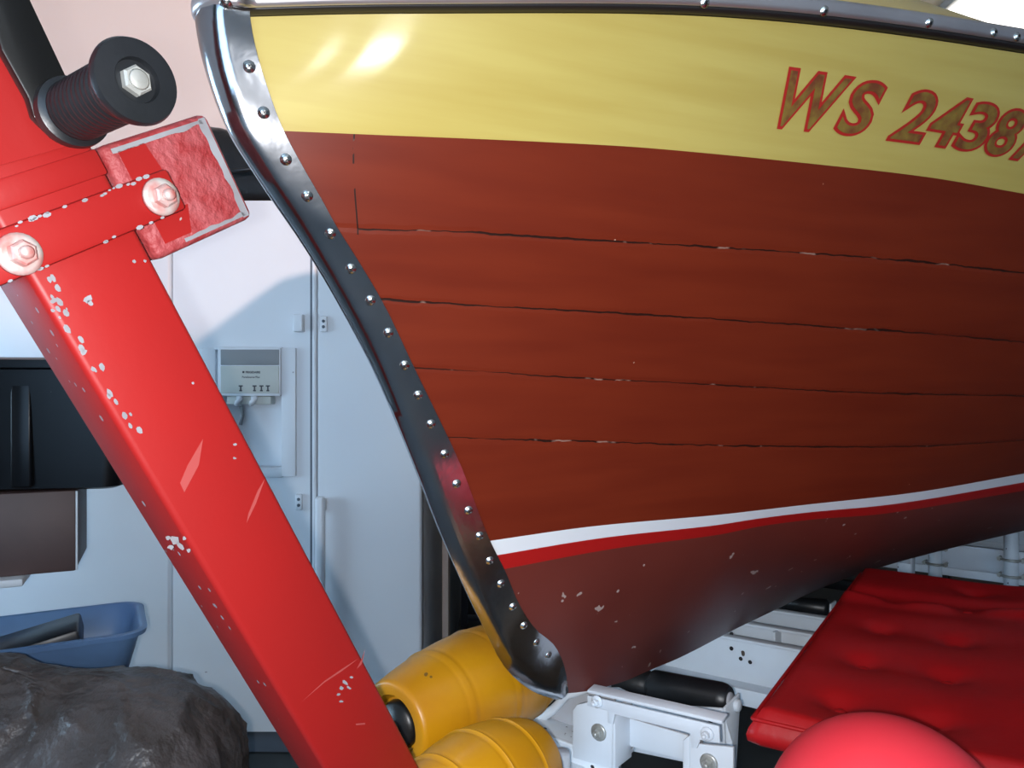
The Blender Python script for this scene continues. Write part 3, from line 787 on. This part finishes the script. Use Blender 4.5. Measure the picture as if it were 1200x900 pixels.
# buoy
dB = .60; RB = .0925; cB = on_d(1040, 985, dB)
bu = thing('mooring_buoy', 'round bright red inflatable buoy in front of the cushions', 'buoy', tuple(cB-Z*RB))
mb = MB(); prof = []
for k in range(41):
    q = math.pi*k/40; prof.append((RB-RB*math.cos(q), RB*math.sin(q)))
mb.lathe(cB-Z*RB, Z, prof, 64, cap=False); bmesh.ops.remove_doubles(mb.bm, verts=list(mb.bm.verts), dist=2e-5); mb.build('ball', 'buoy', bu)
mb = MB(); mb.lathe(cB-Z*(RB+.03), Z, [(0, .02), (.01, .026), (.04, .03)], 24); mb.build('rope_eye', 'buoy', bu)
st = thing('low_stool', 'small wooden stool holding up the red buoy', 'stool', (cB.x, cB.y, 0))
sh = cB.z-RB-.03
mb = MB(); mb.lathe(V((cB.x, cB.y, sh-.03)), Z, [(0, .10), (.004, .105), (.026, .105), (.03, .10)], 32); mb.build('seat', 'crate', st)
for k in range(3):
    q = k*2.094; d_ = V((math.cos(q), math.sin(q), 0)); mb = MB(); mb.cyl(V((cB.x, cB.y, 0))+d_*.11, V((cB.x, cB.y, sh-.03))+d_*.07, .014, 14); mb.build('leg', 'crate', st)
# ================================================================== FRIDGE
D = 2.45
def FX_(px): return (px-600)/FP*D
def FZ_(py): return CZ-(py-450)/FP*D
fx0, fx1 = FX_(201.5), FX_(494); fz1 = FZ_(235)
fr = thing('refrigerator', 'white side by side refrigerator with water dispenser standing behind the boat bow', 'refrigerator', ((fx0+fx1)/2, D+.35, 0))
mb = MB(); mb.box(V(((fx0+fx1)/2, D+.40, (fz1-.01+.0)/2)), AX, (fx1-fx0, .66, fz1-.01), .006); mb.mi = 0
sharp(mb.build('cabinet', 'fridge', fr))
def door_box(xa, xb, za_, zb_, hole=None):
    mb = MB()
    if hole is None: mb.box(V(((xa+xb)/2, D+.035, (za_+zb_)/2)), AX, (xb-xa, .066, zb_-za_), .010, 4)
    else:
        h0, h1, hz0, hz1 = hole
        # slab with a rectangular recess: rim pieces share planes
        for (a, b, c, d_) in ((xa, h0, za_, zb_), (h1, xb, za_, zb_), (h0, h1, hz1, zb_), (h0, h1, za_, hz0)):
            mb.faces([V((a, D+.002, c)), V((b, D+.002, c)), V((b, D+.002, d_)), V((a, D+.002, d_))], [(0, 1, 2, 3)])
        for P4 in (((xa, za_), (xb, za_)), ((xb, za_), (xb, zb_)), ((xb, zb_), (xa, zb_)), ((xa, zb_), (xa, za_))):
            (a, c), (b, d_) = P4; mb.faces([V((a, D+.002, c)), V((b, D+.002, d_)), V((b, D+.068, d_)), V((a, D+.068, c))], [(0, 1, 2, 3)])
        dp = .056
        mb.faces([V((h0, D+dp, hz0)), V((h1, D+dp, hz0)), V((h1, D+dp, hz1)), V((h0, D+dp, hz1))], [(0, 1, 2, 3)])
        for (a, c), (b, d_) in (((h0, hz0), (h1, hz0)), ((h1, hz0), (h1, hz1)), ((h1, hz1), (h0, hz1)), ((h0, hz1), (h0, hz0))):
            mb.faces([V((a, D+.002, c)), V((b, D+.002, d_)), V((b, D+dp, d_)), V((a, D+dp, c))], [(0, 1, 2, 3)])
        bmesh.ops.remove_doubles(mb.bm, verts=list(mb.bm.verts), dist=1e-5)
    return mb
gx0, gx1 = FX_(363.5), FX_(371)
hole = (FX_(252), FX_(330), FZ_(552), FZ_(455))
ld = door_box(fx0+.002, gx0, .09, fz1, hole).build('freezer_door', 'fridge', fr)
rd = door_box(gx1, fx1, .09, fz1).build('fridge_door', 'fridge', fr); sharp(rd)
mb = MB(); mb.box(V((gx0+.0035, D+.03, .9)), AX, (.007, .06, 1.66)); mb.build('door_seal', 'fridge_gap', fr)
mb = MB(); mb.box(V(((fx0+fx1)/2, D+.06, .045)), AX, (fx1-fx0-.01, .04, .08), .003); mb.build('toe_grille', 'fridge_gap', fr)
# chamfered bright edge of the right hand door and handle remains
mb = MB(); mb.box(V((FX_(367.8), D+.014, .93)), AX, (.016, .03, 1.66), .006, 3); sharp(mb.build('door_edge_trim', 'fridge', fr))
mb = MB(); hx = FX_(378); mb.box(V((hx, D-.030, (FZ_(580)+.35)/2)), AX, (.030, .030, FZ_(580)-.35), .010, 3)
for z_ in (.38, FZ_(580)-.03): mb.box(V((hx, D-.008, z_)), AX, (.024, .03, .04), .004)
sharp(mb.build('door_handle', 'fridge', rd))
def socket(px, py, w, h, parent, two=True, depth=.014):
    mb = MB(); mb.box(V((FX_(px), D-depth/2+.003, FZ_(py))), AX, (w, depth, h), .003, 2); mb.mi = 1
    for k in ((-.3, .3) if two else ()): mb.lathe(V((FX_(px), D-depth+.0028, FZ_(py)+k*h*.6)), -AX[1], [(0, .005), (.002, .005)], 14)
    return mb.build('handle_mount', ['fridge', 'fridge_gap'], parent)
socket(351.5, 379, .030, .055, ld, two=False, depth=.03); socket(380, 380, .022, .05, rd); socket(351, 588, .020, .052, ld)
# dispenser
mb = MB()
def fbox(px0, px1, py0, py1, y0, y1, bev=.003):
    mb.box(V(((FX_(px0)+FX_(px1))/2, (y0+y1)/2, (FZ_(py0)+FZ_(py1))/2)), AX, (FX_(px1)-FX_(px0), abs(y1-y0), FZ_(py0)-FZ_(py1)), bev, 2)
fbox(331, 347.5, 408, 558, D-.012, D+.004); fbox(237, 254, 408, 558, D-.012, D+.004); fbox(252, 332, 402.8+4, 410, D-.012, D+.004); fbox(252, 332, 549, 559, D-.012, D+.004, .002)
sharp(mb.build('dispenser_frame', 'fridge', ld))
mb = MB(); fbox(258, 331, 408, 464, D-.022, D+.004, .004); cp = mb.build('control_panel', 'fridge', ld); sharp(cp)
mb = MB(); fbox(262, 329.5, 410, 428, D-.026, D-.020, .0015); sharp(mb.build('display_strip', 'panel_dark', cp))
mb = MB(); fbox(262, 329.5, 429, 461, D-.026, D-.020, .0015); sharp(mb.build('button_panel', 'panel_light', cp))
def text(body, px, py, size, y, parent, name, m='print', bold=0):
    cu = bpy.data.curves.new('t', 'FONT'); cu.body = body; cu.size = size; cu.align_x = 'LEFT'; cu.offset = bold
    ob = bpy.data.objects.new('t', cu); C.objects.link(ob); dg = bpy.context.evaluated_depsgraph_get(); dg.update()
    me = bpy.data.meshes.new_from_object(ob.evaluated_get(dg)); mb = MB()
    vs = [V((FX_(px)+v.co.x, y, FZ_(py)+v.co.y)) for v in me.vertices]
    mb.faces(vs, [tuple(p.vertices) for p in me.polygons])
    bpy.data.objects.remove(ob); bpy.data.curves.remove(cu); bpy.data.meshes.remove(me)
    return mb, m, name, parent
def tb(*a, **k):
    mb, m, name, parent = text(*a, **k); return mb
mb = tb('FRIGIDAIRE', 291, 437.5, .0092, D-.0266, cp, 't', bold=.0004)
mb.box(V((FX_(288.6), D-.0264, FZ_(436.2))), AX, (.0065, .0006, .0065))
mb.build('brand_lettering', 'print', cp)
mb = tb('PureSource Plus', 287, 443, .0085, D-.0266, cp, 't', bold=.0002)
mb.build('model_lettering', 'print', cp)
for px in (285.5, 301.5, 309.5, 317):
    mb = MB(); fbox(px-2.4, px+2.4, 451.5, 453, D-.0268, D-.0262, 0); fbox(px-.8, px+.8, 453, 456.8, D-.0268, D-.0262, 0); fbox(px-1.6, px+1.6, 456.8, 458.5, D-.0268, D-.0262, 0)
    mb.build('button_mark', 'print', cp)
mb = MB(); fbox(266, 318, 464, 474, D-.004, D+.045, .004); sharp(mb.build('spout_housing', 'panel_light', ld))
for px in (281, 298):
    mb = MB(); p = V((FX_(px), D-.004, FZ_(463))); mb.tube([p, p+V((.004, -.006, -.012)), p+V((-.002, -.010, -.024)), p+V((-.010, -.004, -.030))], [.010, .011, .010, .006], 14); mb.build('dispenser_lever', 'fridge', ld)
mb = MB(); p = V((FX_(280), D+.02, FZ_(476))); mb.tube([p, p+V((.006, -.004, -.03)), p+V((.002, -.012, -.06))], .006, 10); mb.build('water_spout', 'panel_dark', ld)
mb = MB(); fbox(254, 329, 548, 556, D-.006, D+.054, .002); dt = mb.build('drip_tray', 'fridge', ld); sharp(dt)
mb = MB(); fbox(321, 323, 553, 556, D-.008, D-.004, .0003); mb.build('tray_keyhole', 'gasket', dt)
# black bag on the fridge roof
bx0, bx1 = FX_(205), FX_(352); bcx = (bx0+bx1)/2
bag = thing('duffel_bag', 'shiny black bag lying on top of the white refrigerator', 'bag', (bcx, D+.22, fz1))
mb = MB(); rows = []
for i in range(41):
    f = i/40; x_ = bx0+(bx1-bx0)*f
    h = .275*(1-max(0, (f-.28)/.72)**1.3*.98)*min(1, (f/.06)**.5+.02)*(.985+.02*math.sin(f*17)); dpt = .19*min(1, (f/.05)**.5+.02)*min(1, ((1-f)/.05)**.5+.02)
    r_ = []
    for k in range(24):
        q = 2*math.pi*k/24; cq, sq = math.cos(q), math.sin(q); e = .42
        r_.append(V((x_, D+.22+dpt*math.copysign(abs(cq)**e, cq), fz1+.001+h*.5+h*.5*math.copysign(abs(sq)**e, sq))))
    rows.append(r_)
mb.grid(rows, closed=True); mb.faces(rows[0], [tuple(range(24))]); mb.faces(rows[-1], [tuple(range(24))])
mb.build('bag_body', 'black_bag', bag)
mb = MB(); mb.tube([V((bcx-.12, D+.02, fz1+.2)), V((bcx-.10, D-.005, fz1+.15)), V((bcx-.02, D-.01, fz1+.09)), V((bcx+.06, D-.005, fz1+.10)), V((bcx+.09, D+.02, fz1+.12))], .008, 10); mb.build('carry_strap', 'rubber', bag)
# white upright cabinet to the left
wx1 = FX_(199.3); wx0 = wx1-.74
wc = thing('upright_freezer', 'plain white upright freezer left of the refrigerator behind the stacked bins', 'freezer', ((wx0+wx1)/2, D+.35, 0))
mb = MB(); mb.box(V(((wx0+wx1)/2, D+.42, .865)), AX, (.74, .66, 1.73), .006); sharp(mb.build('cabinet', 'fridge', wc))
mb = MB(); mb.box(V(((wx0+wx1)/2, D+.04, .90)), AX, (.738, .072, 1.66), .012, 4); wd = mb.build('door', 'fridge', wc); sharp(wd)
mb = MB(); mb.box(V((wx0+.06, D-.02, 1.1)), AX, (.03, .03, .4), .008); sharp(mb.build('handle', 'fridge', wd))
# ================================================================== LEFT STACK
UX = V((math.cos(math.radians(24)), math.sin(math.radians(24)), 0)); UY = V((-UX.y, UX.x, 0)); SA = (UX, UY, Z)
O = V((-.930, 1.617, 0))
shf = thing('shelf_rack', 'white shelf rack holding the black tote and the blue tub', 'shelf', (O.x-.6, O.y-.1, 0))
for zz_, xr in ((.798, -.08), (.599, .11)):
    mb = MB(); mb.box(O+UX*(-.44+xr/2)+UY*.126+Z*zz_, SA, (.88+xr, .32, .016), .004); sharp(mb.build('shelf_board', 'shelf_white', shf))
for w_ in (0, .26):
    mb = MB(); mb.box(O+UX*(-.86)+UY*w_+Z*.5, SA, (.03, .03, 1.0), .003); mb.build('upright', 'shelf_white', shf)
bxr = thing('storage_box', 'dark brown box under the black tote on the shelf', 'box', tuple(O+UX*(-.2)+UY*.1+Z*.807))
mb = MB(); mb.box(O+UX*(-.184)+UY*.11+Z*(.807+.085), SA, (.39, .235, .170), .004); o = mb.build('box_body', 'brown', bxr); sharp(o)
mb = MB(); mb.box(O+UX*.0125+UY*(-.007)+Z*(.807+.085), SA, (.004, .005, .166), .001); mb.build('edge_strip', 'shelf_white', bxr)
# black tote (rounded, tapered), rim on top
TB = math.radians(10); TX = V((math.cos(TB), math.sin(TB), 0)); TY = V((-TX.y, TX.x, 0))
def rrect(w, d, r, n=6):
    pts = []
    for cx, cy, a0 in ((w/2-r, d/2-r, 0), (-w/2+r, d/2-r, 90), (-w/2+r, -d/2+r, 180), (w/2-r, -d/2+r, 270)):
        for k in range(n+1):
            q = math.radians(a0+90*k/n); pts.append((cx+r*math.cos(q), cy+r*math.sin(q)))
    return pts
def tubs(name, c, ux, uy, prof, m, parent, n=6):
    """prof: (z, w, d, r) rings"""
    rows = [[c+ux*a+uy*b+Z*z for a, b in rrect(w, d, r, n)] for z, w, d, r in prof]
    mb = MB(); mb.grid(rows, closed=True); k = len(rows[0]); mb.faces(rows[0], [tuple(range(k))]); mb.faces(rows[-1], [tuple(range(k))])
    bmesh.ops.remove_doubles(mb.bm, verts=list(mb.bm.verts), dist=1e-5)
    o = mb.build(name, m, parent); sharp(o, 50); return o
tz0 = .9785
tc_ = V((-1.056, 1.692, 0))
tote = thing('storage_tote', 'black plastic tote on top of the brown box', 'tote', tuple(tc_+Z*tz0))
tubs('tote_body', tc_, TX, TY, [(tz0, .39, .20, .025), (tz0+.005, .416, .228, .035), (tz0+.235, .47, .267, .04), (tz0+.251, .47, .267, .04)], 'bin_black', tote)
tubs('rim_lid', tc_, TX, TY, [(tz0+.2515, .487, .283, .04), (tz0+.255, .50, .298, .04), (tz0+.271, .50, .298, .04), (tz0+.276, .47, .267, .04), (tz0+.276, .24, .16, .04)], 'bin_black', tote)
for q in (-.095, .03):
    mb = MB(); mb.box(tc_+TX*q-TY*.124+Z*(tz0+.126), (TX, TY, Z), (.04, .016, .235), .005); mb.build('tote_rib', 'bin_black', tote)
# blue tub, open
UB = math.radians(28); WX = V((math.cos(UB), math.sin(UB), 0)); WY = V((-WX.y, WX.x, 0))
bz = .608; bc = V((-.954, 1.594, 0))
tub = thing('plastic_tub', 'open blue grey plastic tub of dark odds and ends under the brown box', 'tub', tuple(bc+Z*bz))
tubs('tub_body', bc, WX, WY, [(bz, .267, .188, .03), (bz+.004, .283, .204, .04), (bz+.077, .322, .243, .047), (bz+.079, .345, .267, .055), (bz+.0885, .349, .271, .055), (bz+.091, .33, .251, .047), (bz+.087, .318, .239, .043), (bz+.008, .275, .196, .035)], 'tub_blue', tub, 8)
case = thing('tool_case', 'black case lying inside the blue tub', 'case', tuple(bc+Z*(bz+.012)))
mb = MB(); mb.box(bc-WX*.03-WY*.008+Z*(bz+.060), ((WX*.95+Z*.2).normalized(), WY, (Z*.95-WX*.2).normalized()), (.17, .14, .04), .007); sharp(mb.build('case_body', 'dark_stuff', case))
# ================================================================== TARP BUNDLE
tarp = MB(); rows = []
tcx, tcy = -.775, 1.175
def tarp_pt(u, w):
    q = 2*math.pi*u; cx, sy = math.cos(q), math.sin(q); e = .62
    R = 1-(.22*max(0, w-.55)/.45)**1.2 if w < .82 else 0
    x_ = math.copysign(abs(cx)**e, cx); y_ = math.copysign(abs(sy)**e, sy)
    return x_, y_
for i in range(101):
    w = i/100; row = []
    for k in range(200):
        x_, y_ = tarp_pt(k/200, w)
        if w < .6: rr = 1-.05*(w/.6); h = w/.6*.80
        else:
            a = (w-.6)/.4*math.pi/2; rr = .95*(.30*math.cos(a)+.70*math.cos(a)**1.0); h = .80+.20*math.sin(a)
        p = V((tcx+.380*x_*rr, tcy+.188*y_*rr, .776*h))
        fx = (p.x-tcx)/.380
        p.z += (.020*math.exp(-((p.x+.98)/.24)**2) - .024*math.exp(-((p.x+.68)/.11)**2) + .008*math.exp(-((p.x+.47)/.06)**2))*h
        nv = V((p.x*6, p.y*6, p.z*5)); k1 = mnoise.noise(nv*.7)*.018; nw = V((p.x*7+p.y*4, p.y*7-p.x*3, p.z*3.5)); rid = (1-abs(mnoise.noise(nw+V((3, 1, 7)))))**7*.014+(1-abs(mnoise.noise(nw*2.3)))**7*.006
        dr = V((x_, y_, h*.6)).normalized()
        if h > .02: p += dr*(k1+rid-.015)*min(1, h*3)
        p.z = max(p.z, .001)
        row.append(p)
    rows.append(row)
tarp.grid(rows, closed=True); tarp.faces(rows[-1], [tuple(range(200))])
to = tarp.build('tarp_bundle', 'tarp')
to['label'] = 'crumpled dark brown tarpaulin bundle in front of the freezer'; to['category'] = 'tarpaulin'
# ================================================================== DARK ALCOVE SHELF
sx0, sx1 = -.22, .70; sy = 3.55
rk = thing('metal_shelf', 'black metal shelf in the dark corner behind the boat bow', 'shelf', ((sx0+sx1)/2, sy+.2, 0))
for z_ in (.12, .36, .62, .95, 1.3):
    mb = MB(); mb.box(V(((sx0+sx1)/2, sy+.2, z_)), AX, (sx1-sx0, .4, .03), .003); mb.build('shelf_board', 'dark_stuff', rk)
for x_ in (sx0, sx1):
    for y_ in (sy+.01, sy+.39): mb = MB(); mb.box(V((x_, y_, .7)), AX, (.03, .03, 1.4), .002); mb.build('upright', 'dark_stuff', rk)
bx = thing('parts_box', 'dark grey box on the black metal shelf', 'box', (sx0+.2, sy+.18, .635))
mb = MB(); mb.box(V((sx0+.2, sy+.18, .636+.06)), AX, (.28, .28, .12), .006); sharp(mb.build('box_body', 'panel_dark', bx))
mb = MB(); mb.box(V((sx0+.2, sy+.18, .636+.127)), AX, (.29, .29, .012), .003); sharp(mb.build('box_lid', 'dark_stuff', bx))
# ================================================================== ROOM
def struct(name, mb, m):
    o = mb.build(name, m); o['kind'] = 'structure'; o['base'] = (0, 0, 0); return o
X0, X1, Y0, Y1, ZC = -3.0, 4.4, -3.4, 5.9, 3.0
def slab(name, a, b, m):
    mb = MB(); a = V(a); b = V(b); c = (a+b)/2; d = b-a; mb.box(c, AX, (abs(d.x), abs(d.y), abs(d.z))); return struct(name, mb, m)
slab('floor', (X0-.1, Y0-.1, -.1), (X1+.1, Y1+.1, 0), 'floor')
slab('ceiling', (X0-.1, Y0-.1, ZC), (X1+.1, Y1+.1, ZC+.1), 'ceil')
slab('wall_left', (X0-.1, Y0, 0), (X0, 3.35, ZC), 'wall')
slab('wall_back', (X0-.1, 3.25, 0), (-.27, 3.35, ZC), 'wall')
slab('wall_return', (-.37, 3.35, 0), (-.27, Y1, ZC), 'wall_grey')
slab('wall_rear', (-.37, Y1, 0), (X1, Y1+.1, ZC), 'wall_grey')
slab('wall_front_left', (X0, Y0-.1, 0), (-1.7, Y0, ZC), 'wall_grey')
slab('wall_front', (1.1, Y0-.1, 0), (X1, Y0, ZC), 'wall_grey')
slab('wall_right', (X1, Y0, 0), (X1+.1, Y1, ZC), 'wall_grey')
# added window in the left wall, its glowing pane brightens the freezer
WY0, WY1, WZ0, WZ1 = .7, 1.9, .75, 1.65
mb = MB()
for (ya, yb, za_, zb_) in ((WY0-.06, WY1+.06, WZ1, WZ1+.06), (WY0-.06, WY1+.06, WZ0-.06, WZ0), (WY0-.06, WY0, WZ0, WZ1), (WY1, WY1+.06, WZ0, WZ1), ((WY0+WY1)/2-.02, (WY0+WY1)/2+.02, WZ0, WZ1)):
    mb.box(V((X0+.025, (ya+yb)/2, (za_+zb_)/2)), AX, (.05, yb-ya, zb_-za_), .004)
wf = struct('added_window', mb, 'shelf_white')
mb = MB(); mb.box(V((X0+.008, (WY0+WY1)/2, (WZ0+WZ1)/2)), AX, (.012, WY1-WY0, WZ1-WZ0)); mb.build('pane', emis('fill_pane_glow', (.50, .76, 1), 11), wf)
# lit ceiling fitting over the stern
def ceiling_light(cx, cy, w, d, strength, label, col=(1, .96, .9)):
    t = thing('ceiling_light', label, 'ceiling light', (cx, cy, ZC-.06))
    mb = MB(); mb.box(V((cx, cy, ZC-.02)), AX, (w+.04, d+.04, .04), .004); mb.build('housing', 'shelf_white', t)
    mb = MB(); mb.box(V((cx, cy, ZC-.055)), AX, (w, d, .028), .008); mb.build('diffuser', emis('lamp_glow', col, strength), t)
ceiling_light(1.95, -2.2, 1.2, .3, 6.0, 'added unseen ceiling light panel that brightens the chrome rail', (.9, .96, 1))  # added fitting, there to be reflected in the rail
ceiling_light(2.75, 3.75, 1.4, 1.3, 3.0, 'bright white ceiling light panel above the boat deck')
# ================================================================== LIGHTS
def area(name, loc, tgt, size, sy_, power, col):
    l = bpy.data.lights.new(name, 'AREA'); l.shape = 'RECTANGLE'; l.size = size; l.size_y = sy_; l.energy = power; l.color = col
    o = bpy.data.objects.new(name, l); o.location = loc; o.rotation_euler = (V(tgt)-V(loc)).to_track_quat('-Z', 'Y').to_euler(); C.objects.link(o); return o
def spot(name, loc, tgt, ang, blend, power, col, r):
    l = bpy.data.lights.new(name, 'SPOT'); l.spot_size = math.radians(ang); l.spot_blend = blend; l.energy = power; l.color = col; l.shadow_soft_size = r
    o = bpy.data.objects.new(name, l); o.location = loc; o.rotation_euler = (V(tgt)-V(loc)).to_track_quat('-Z', 'Y').to_euler(); C.objects.link(o); return o
spot('camera_flash', (-.018, -.01, CZ-.004), (-.12, 1, CZ-.03), 140, 1, 41, (.98, .985, 1.0), .006)
spot('warm_lamp', (1.7, -2.5, 2.33), (-1.25, 2.8, 2.35), 23, .35, 850, (1, .70, .58), .04)
fl = thing('added_glint_light', 'added unseen twin head light on a tripod for the glints on the yellow plank', 'floodlight', (2.2, -2.7, 0))  # added light, heads placed and sized to make the hull highlights
glow = emis('glint_glow', (.93, .97, 1), 260)
mb = MB(); mb.cyl((2.14, -2.86, .5), (2.14, -2.86, 1.45), .018); mb.build('mast', 'rubber', fl)
mb = MB(); mb.tube([(2.36, -2.86, 1.335), (1.93, -2.86, 1.52)], .014); mb.build('cross_arm', 'rubber', fl)
for k in range(3):
    q = k*2.094+.3; mb = MB(); mb.cyl((2.14, -2.86, .62), (2.14+.45*math.cos(q), -2.86+.45*math.sin(q), .012), .012, 12); mb.build('leg', 'rubber', fl)
for hx, hz, hw, hh, tl in ((2.33, 1.325, .22, .05, .5), (1.97, 1.535, .10, .05, .5)):
    c = V((hx, -2.8, hz)); d_ = (V((-.12, .66, 1.48))-c).normalized(); u = V((0, 0, 1)).cross(d_).normalized(); w_ = d_.cross(u)
    u2 = u*math.cos(tl)+w_*math.sin(tl); w2 = d_.cross(u2)
    mb = MB(); mb.box(c+d_*.02, (u2, w2, d_), (hw+.03, hh+.03, .06), .006); hd = mb.build('lamp_head', 'rubber', fl)
    mb = MB(); mb.box(c+d_*.052, (u2, w2, d_), (hw, hh, .006), .001); mb.build('lamp_glass', glow, hd)
w = bpy.data.worlds.new('World'); bpy.context.scene.world = w; w.use_nodes = True
bg = w.node_tree.nodes['Background']; bg.inputs['Color'].default_value = (.42, .68, 1.0, 1); bg.inputs['Strength'].default_value = 3.9
# ================================================================== CAMERA
cam = bpy.data.cameras.new('camera'); cam.sensor_width = 36; cam.lens = FP/1200*36; cam.clip_start = .02
co = bpy.data.objects.new('camera', cam); co.location = (0, 0, CZ); co.rotation_euler = (math.pi/2, 0, 0); C.objects.link(co)
S = bpy.context.scene; S.camera = co
S.view_settings.view_transform = 'Standard'; S.view_settings.look = 'None'; S.view_settings.gamma = 1; S.view_settings.exposure = 0
S.view_settings.use_curve_mapping = False
# printed check of the plan shape
for c in range(10):
    print('curve', c, [tuple(round(x, 3) for x in sv(cur(c, t)))+(round(cur(c, t).z, 3),) for t in (0, .25, .5, .75, 1)])
